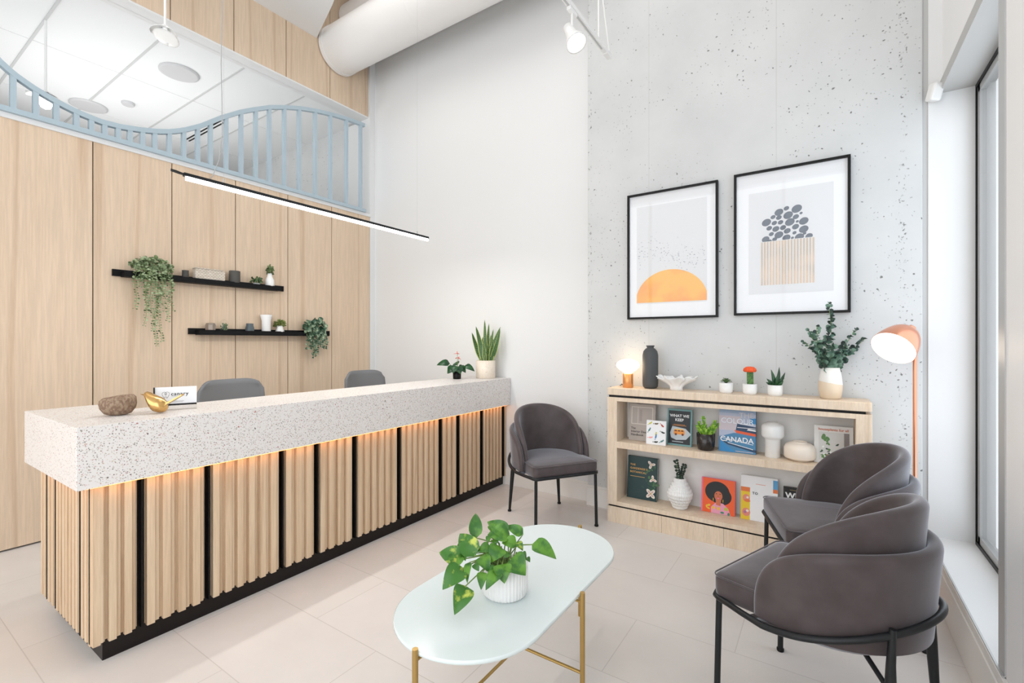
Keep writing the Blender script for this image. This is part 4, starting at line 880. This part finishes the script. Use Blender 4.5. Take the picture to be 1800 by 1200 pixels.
lathe_thing('wide_vase', [(.055, 0), (.060, .006), (.084, .014), (.090, .024), (.090, .080), (.080, .100), (.060, .112), (.044, .116), (.043, .122), (.038, .122), (.037, .112)], 'cream', 'low wide cream vase beside the white mushroom vase', 'vase', (-.138, 3.575, Z1), n=44)
t = thing('ribbed_vase', 'white tiered ribbed vase with two dark sprigs on the lower shelf', 'vase', (-.895, 3.575, Z2))
pr = [(.044, 0), (.05, .004)]
for i, r_ in enumerate([.052, .062, .073, .084, .087, .080, .068, .056, .044]):
    z_ = .006+i*.0235; pr += [(r_, z_), (r_+.003, z_+.011), (r_, z_+.021)]
pr += [(.040, .224), (.034, .224), (.034, .20)]
MB().lathe(pr, n=216, ridge=.022, nr=36).obj('vessel', 'ceramic', t)
b = MB(); s_ = MB(); rr = random.Random(31)
for (r_, z_) in ((-.03, .345), (.035, .315)):
    P = [rp(r_*q, 0, .19+(z_-.19)*q) for q in [i/9 for i in range(10)]]; s_.tube(P, .0012, 5)
    for p_ in P[2:]:
        for sd in (-1, 1): d = (R*sd*rr.uniform(.6, 1)+Vector((0, 0, rr.uniform(0, .6)))-Fw*rr.uniform(-.5, .5)).normalized(); b.leaf(p_, p_+d*.023, .02, -Fw+Vector((0, 0, rr.uniform(-.5, 1))), .1, shape='round', seg=5)
b.obj('leaves', 'eucadark', t); s_.obj('stems', 'stem', t)

# ------------------------------------------------------------ floor lamp
t = thing('floor_lamp', 'copper floor lamp with a lit white lined bell shade beside the bookcase', 'lamp', (.424, 3.48, 0))
MB().lathe([(.12, 0), (.12, .012), (.115, .018), (.012, .022)], n=40).obj('base', 'copper', t)
MB().tube([(0, 0, .02), (0, 0, 1.40), (0, 0, 1.452), (-.006, -.006, 1.478), (-.020, -.02, 1.486), (-.032, -.034, 1.478)], .0095, 12).obj('pole', 'copper', t)
ax = (R*-.119+Vector((0, 0, -.097))-Fw*.041).normalized()   # direction the shade opens
q_ = Vector((0, 0, -1)).rotation_difference(ax)
prof = [(.001, .150), (.024, .148), (.044, .138), (.064, .118), (.080, .092), (.094, .055), (.103, .02), (.108, -.01), (.109, -.020)]
sh = MB().lathe(prof, n=56, cap=False).obj('lamp_shade', 'copper', t); sh.rotation_mode = 'QUATERNION'; sh.rotation_quaternion = q_
si = MB().lathe([(max(.0005, r_-.0025), z_-.0015) for r_, z_ in prof], n=56, cap=False).obj('shade_lining', 'shadein', t); si.rotation_mode = 'QUATERNION'; si.rotation_quaternion = q_
sb = MB().lathe([(.001, .02), (.022, .028), (.032, .055), (.024, .085), (.014, .12)], n=24).obj('bulb', 'bulb', t); sb.rotation_mode = 'QUATERNION'; sb.rotation_quaternion = q_
for o in (sh, si, sb): o.location = Vector((-.030, -.030, 1.464))+ax*.146
l = bpy.data.lights.new('floor_lamp_light', 'POINT'); l.energy = .35; l.color = (1, .8, .62); l.shadow_soft_size = .03; lo = bpy.data.objects.new('floor_lamp_light', l); COL.objects.link(lo)
lo.location = Vector((.424, 3.48, 0))+Vector((-.030, -.030, 1.464))+ax*.175

# ------------------------------------------------------------ coffee table and pothos
TC = (-1.04, 1.60)
t = thing('coffee_table', 'oval coffee table with frosted glass top and four brass legs', 'table', (*TC, 0))
HW, HL = .272, .572
def stadium(hw, hl, n=32): return [(hw*math.cos(a), (hl-hw)+hw*math.sin(a)) for a in [PI*i/n for i in range(n+1)]]+[(-hw*math.cos(a), -(hl-hw)-hw*math.sin(a)) for a in [PI*i/n for i in range(n+1)]]
fg = mat('frosted white glass', srgb(222, 232, 232), .16, spec=.5, coat=.25)
b = MB(); rows = [[(x, y, z_) for x, y in stadium(HW-i_, HL-i_)] for z_, i_ in ((.438, .004), (.440, 0), (.450, 0), (.452, .003))]
b.grid(rows, closed_u=True); b.add(rows[-1], [tuple(range(len(rows[-1])))]); b.add(rows[0], [tuple(range(len(rows[0])))[::-1]]); b.obj('glass_top', fg, t)
LG = [(HW+.014, 0), (0, HL+.006), (0, -HL-.006), (-HW-.014, 0)]
for (x, y) in LG:
    lg_ = MB().tube([(x, y, 0), (x, y, .462)], .0095, 16).obj('leg', 'gold', t)
    k = math.hypot(x, y); ux, uy = x/k, y/k
    MB().tube([(x, y, .425), (x-ux*.055, y-uy*.055, .425)], .005, 8).tube([(x-ux*.05, y-uy*.05, .425), (x-ux*.05, y-uy*.05, .437)], .006, 8).obj('bracket', 'gold', lg_)
MB().tube([LG[0]+(.16,), LG[3]+(.16,)], .006, 8).obj('cross_brace', 'gold', t)
MB().tube([LG[1]+(.16,), LG[2]+(.16,)], .006, 8).obj('cross_brace', 'gold', t)
PZ = .4525
t = thing('potted_pothos', 'leafy green pothos in a white fluted pot on the coffee table', 'plant', (-1.003, 1.452, PZ))
MB().lathe([(.070, 0), (.078, .004), (.084, .012), (.085, .112), (.080, .114), (.077, .112), (.076, .095)], n=200, ridge=.014, nr=40).obj('fluted_pot', 'ceramic', t)
MB().lathe([(.001, .096), (.077, .096)], n=30, cap=False).obj('soil', 'soil', t)
LV = [((-0.078, -0.079, 0.216), (-0.12, -0.027, 0.286), 0.036, 0), ((-0.051, -0.118, 0.171), (-0.137, -0.103, 0.229), 0.052, 1), ((-0.093, -0.11, 0.199), (-0.114, -0.16, 0.171), 0.031, 1), ((-0.088, -0.154, 0.162), (-0.167, -0.183, 0.18), 0.048, 1), ((-0.066, -0.167, 0.142), (-0.09, -0.249, 0.097), 0.055, 1), ((-0.029, -0.199, 0.103), (-0.011, -0.276, 0.049), 0.051, 1), ((-0.057, -0.143, 0.155), (-0.03, -0.19, 0.11), 0.02, 0), ((0.016, -0.004, 0.226), (-0.07, -0.021, 0.261), 0.041, 0), ((0.022, -0.003, 0.224), (-0.048, -0.048, 0.225), 0.05, 0), ((0.056, -0.007, 0.201), (0.009, -0.036, 0.204), 0.035, 0), ((0.063, 0.026, 0.225), (-0.004, 0.01, 0.249), 0.029, 0), ((0.106, 0.023, 0.199), (0.197, 0.041, 0.165), 0.045, 0), ((0.055, -0.005, 0.204), (0.086, -0.01, 0.184), 0.021, 1), ((0.014, -0.047, 0.192), (0.004, -0.101, 0.156), 0.048, 0), ((-0.019, -0.069, 0.192), (-0.052, -0.103, 0.182), 0.028, 0), ((-0.033, -0.109, 0.169), (0.015, -0.123, 0.134), 0.039, 0), ((0.06, -0.056, 0.162), (0.128, -0.059, 0.127), 0.062, 0), ((0.044, -0.081, 0.151), (0.078, -0.118, 0.109), 0.047, 0), ((0.046, -0.101, 0.135), (0.034, -0.168, 0.096), 0.036, 0), ((-0.003, -0.137, 0.133), (0.021, -0.176, 0.096), 0.026, 0), ((0.032, -0.098, 0.144), (0.03, -0.142, 0.115), 0.03, 1), ((-0.098, -0.137, 0.18), (-0.072, -0.147, 0.159), 0.021, 0), ((-0.038, -0.046, 0.221), (-0.033, -0.067, 0.201), 0.016, 0), ((-0.017, -0.042, 0.212), (-0.006, -0.052, 0.199), 0.023, 0), ((0.043, -0.043, 0.18), (0.04, -0.063, 0.166), 0.021, 0), ((0.106, -0.019, 0.166), (0.123, -0.021, 0.156), 0.014, 0), ((-0.104, -0.151, 0.173), (-0.093, -0.194, 0.135), 0.041, 0), ((0.084, -0.023, 0.174), (0.108, -0.022, 0.163), 0.024, 0), ((-0.055, -0.021, 0.252), (-0.021, -0.031, 0.224), 0.021, 0), ((-0.039, -0.134, 0.153), (-0.015, -0.142, 0.135), 0.02, 1), ((-0.023, -0.087, 0.18), (0.012, -0.088, 0.162), 0.021, 0)]
b = MB(); s_ = MB(); rr = random.Random(17)
for (ba, ti, w_, var) in LV:
    B = Vector(ba); T = Vector(ti); mid = (B+T)/2
    nn = (-Fw*.75+Vector((0, 0, .75))+R*rr.uniform(-.3, .3))
    b.leaf(B, T, w_*1.42, nn, .14, mi=var, shape='heart', fold=.42, seg=9)
    O = Vector((rr.uniform(-.03, .03), rr.uniform(-.03, .03), .096)); m_ = (O+B)/2+Vector((0, 0, .035))
    s_.tube([O, O.lerp(m_, .6), m_, m_.lerp(B, .6), B, B+(T-B)*.3], .0022, 6)
b.obj('leaves', ['pothos', 'pothosvar'], t); s_.obj('stems', 'stem', t)

# ------------------------------------------------------------ velvet chairs
def chair(loc, rz, label, proto=[]):
    G = 'mauve grey velvet chairs'
    if proto:
        src = proto[0]; r_ = src.copy(); COL.objects.link(r_); r_.location = loc; r_.rotation_euler = (0, 0, rz); r_['label'] = label
        for c_ in list(src.children):
            d_ = c_.copy(); COL.objects.link(d_); d_.parent = r_
            for g_ in list(c_.children): e_ = g_.copy(); COL.objects.link(e_); e_.parent = d_
        return r_
    t = thing('velvet_chair', label, 'chair', loc, rz, G); proto.append(t)
    def outline(sc=0.0):   # seat outline, front at +x
        P = []
        P += [(.275-sc, -.235+y_*0) for y_ in ()]
        r_ = .035
        fx, fy, bx, ry = .275-sc, .268-sc, -.02, .255-sc
        for a_ in [-PI/2+PI/2*i/6 for i in range(7)]: P.append((fx-r_+r_*math.cos(a_), -fy+r_+r_*math.sin(a_)))
        for a_ in [PI/2*i/6 for i in range(7)]: P.append((fx-r_+r_*math.cos(a_), fy-r_+r_*math.sin(a_)))
        for i in range(1, 8): q = i/8; P.append(((fx-r_)*(1-q)+bx*q, fy*(1-q)+ry*q))
        for a_ in [PI/2+PI*i/24 for i in range(25)]: P.append((bx+(ry+.0)*math.cos(a_), ry*math.sin(a_)))
        for i in range(1, 8): q = i/8; P.append((bx*(1-q)+(fx-r_)*q, -ry*(1-q)-fy*q))
        return P
    b = MB(); lay = [(.408, .010), (.418, .002), (.440, 0), (.480, 0), (.492, .004), (.499, .012), (.503, .03), (.508, .09), (.510, .16)]
    rows = [[(x, y, z_) for x, y in outline(i_)] for z_, i_ in lay]; n = len(rows[0])
    b.grid(rows, closed_u=True); b.add(rows[0], [tuple(range(n))[::-1]]); b.add(rows[-1], [tuple(range(n))], smooth=True)
    se = b.obj('seat', 'velvet', t)
    o_ = [(x, y, .494) for x, y in outline(-.0005)]; MB().tube(o_, .003, 6, closed=True).obj('seam_piping', 'velvet', se)
    # path of the shells
    def path(rx, ry, xf, N=72):
        Ls = xf+.02; La = PI*(rx+ry)/2; tot = 2*Ls+La; P = []
        for i in range(N+1):
            s_ = .5-.5*math.cos(PI*i/N); l = s_*tot
            if l < Ls: p_ = (xf-l, -ry); nn = (0, -1); tg = (-1, 0)
            elif l > Ls+La: p_ = (-.02+(l-Ls-La), ry); nn = (0, 1); tg = (1, 0)
            else:
                a_ = (l-Ls)/La*PI; p_ = (-.02-rx*math.sin(a_), -ry*math.cos(a_)); nn = Vector((-math.sin(a_), -math.cos(a_))).normalized(); tg = (-nn[1]*-1, nn[0]*-1); tg = Vector((-math.cos(a_), math.sin(a_)))
            P.append((Vector(p_), Vector(nn), Vector(tg), l, s_))
        return P, tot
    def shell(name, rx, ry, xf, th, zb, H, n, lean, nz=10, pw=1.0):
        P, tot = path(rx, ry, xf); N = len(P); hs = []
        for (p_, nn, tg, l, s_) in P: hs.append(H*max(0, 1-abs(2*s_-1)**n)**(1/n*pw))
        rows = []
        for i, (p_, nn, tg, l, s_) in enumerate(P):
            i0, i1 = max(0, i-1), min(N-1, i+1); dl = P[i1][3]-P[i0][3]; dh = hs[i1]-hs[i0]; L_ = math.hypot(dl, dh) or 1
            mt, mz = -dh/L_, dl/L_     # in-surface normal of the rim curve
            def pt(h, off, et=0, ez=0):
                z_ = zb+h; q = p_+nn*(off+lean*h/H*(.6+.4*math.cos(PI*(s_-.5))))+tg*et
                return (q.x, q.y, z_+ez)
            row = []
            h = hs[i]
            for k in range(nz): row.append(pt(h*k/nz, th/2))
            for k in range(9):
                a_ = PI*k/8; row.append(pt(h, th/2*math.cos(a_), mt*th/2*math.sin(a_)*1.25, mz*th/2*math.sin(a_)*1.25))
            for k in range(nz-1, -1, -1): row.append(pt(h*k/nz, -th/2))
            rows.append(row)
        b = MB().grid(rows); return b.obj(name, 'velvet', t)
    shell('inner_backrest', .236, .238, .055, .044, .44, .412, 2.15, .030)
    shell('outer_backrest', .278, .280, .075, .042, .43, .290, 3.0, .024)
    # tub under the rail
    b = MB(); rows = []
    P, tot = path(.288, .290, .12, 48)
    def zr(s_): return .412+.118*math.sin(PI*s_)**1.6
    for q, drop in ((0, 0), (.0, .35), (.10, .75), (.3, .97), (.6, 1.0)):
        rows.append([((p_.x)*(1-q)+.0*q, p_.y*(1-q), (zr(s_)*(1-drop)+(.418-.055*math.sin(PI*s_)**.8)*drop)) for (p_, nn, tg, l, s_) in P])
    b.grid(rows); b.obj('seat_shell', 'velvet', t)
    # rail
    Pr, tot = path(.322, .320, .06, 60); R1 = []
    for (p_, nn, tg, l, s_) in Pr: R1.append((p_.x, p_.y, zr(s_)+.006))
    front = [(.14, .296, .413), (.20, .277, .411), (.245, .266, .410), (.268, .252, .410), (.275, .23, .412), (.275, 0, .412), (.275, -.23, .412), (.268, -.252, .410), (.245, -.266, .410), (.20, -.277, .411), (.14, -.296, .413)]
    MB().tube(R1+front, .0115, 10, closed=True).obj('rail', 'blackmetal', t)
    for sd in (-1, 1):
        lg_ = MB().tube([(.255, sd*.250, .405), (.262, sd*.255, 0.006)], .0115, 12).obj('leg', 'blackmetal', t)
        MB().lathe([(.014, 0), (.015, .003), (.015, .012), (.012, .014)], c=(.262, sd*.255, 0), n=16).obj('foot', 'black', lg_)
        lg_ = MB().tube([(-.276, sd*.200, .528), (-.272, sd*.204, .42), (-.272, sd*.210, .32), (-.285, sd*.232, .006)], [.010, .013, .017, .010], 12).tube([(-.271, sd*.209, .34), (-.18, sd*.15, .40)], .008, 8).obj('leg', 'blackmetal', t)
        MB().lathe([(.014, 0), (.015, .003), (.015, .012), (.012, .014)], c=(-.285, sd*.232, 0), n=16).obj('foot', 'black', lg_)
    return t
chair((-1.80, 3.235, 0), math.radians(-33.4), 'mauve grey velvet chair between the reception desk and the bookcase')
chair((-.015, 2.105, 0), math.radians(159), 'mauve grey velvet chair nearest the viewer, right of the coffee table')
chair((.035, 2.925, 0), math.radians(197), 'mauve grey velvet chair in front of the right end of the bookcase')
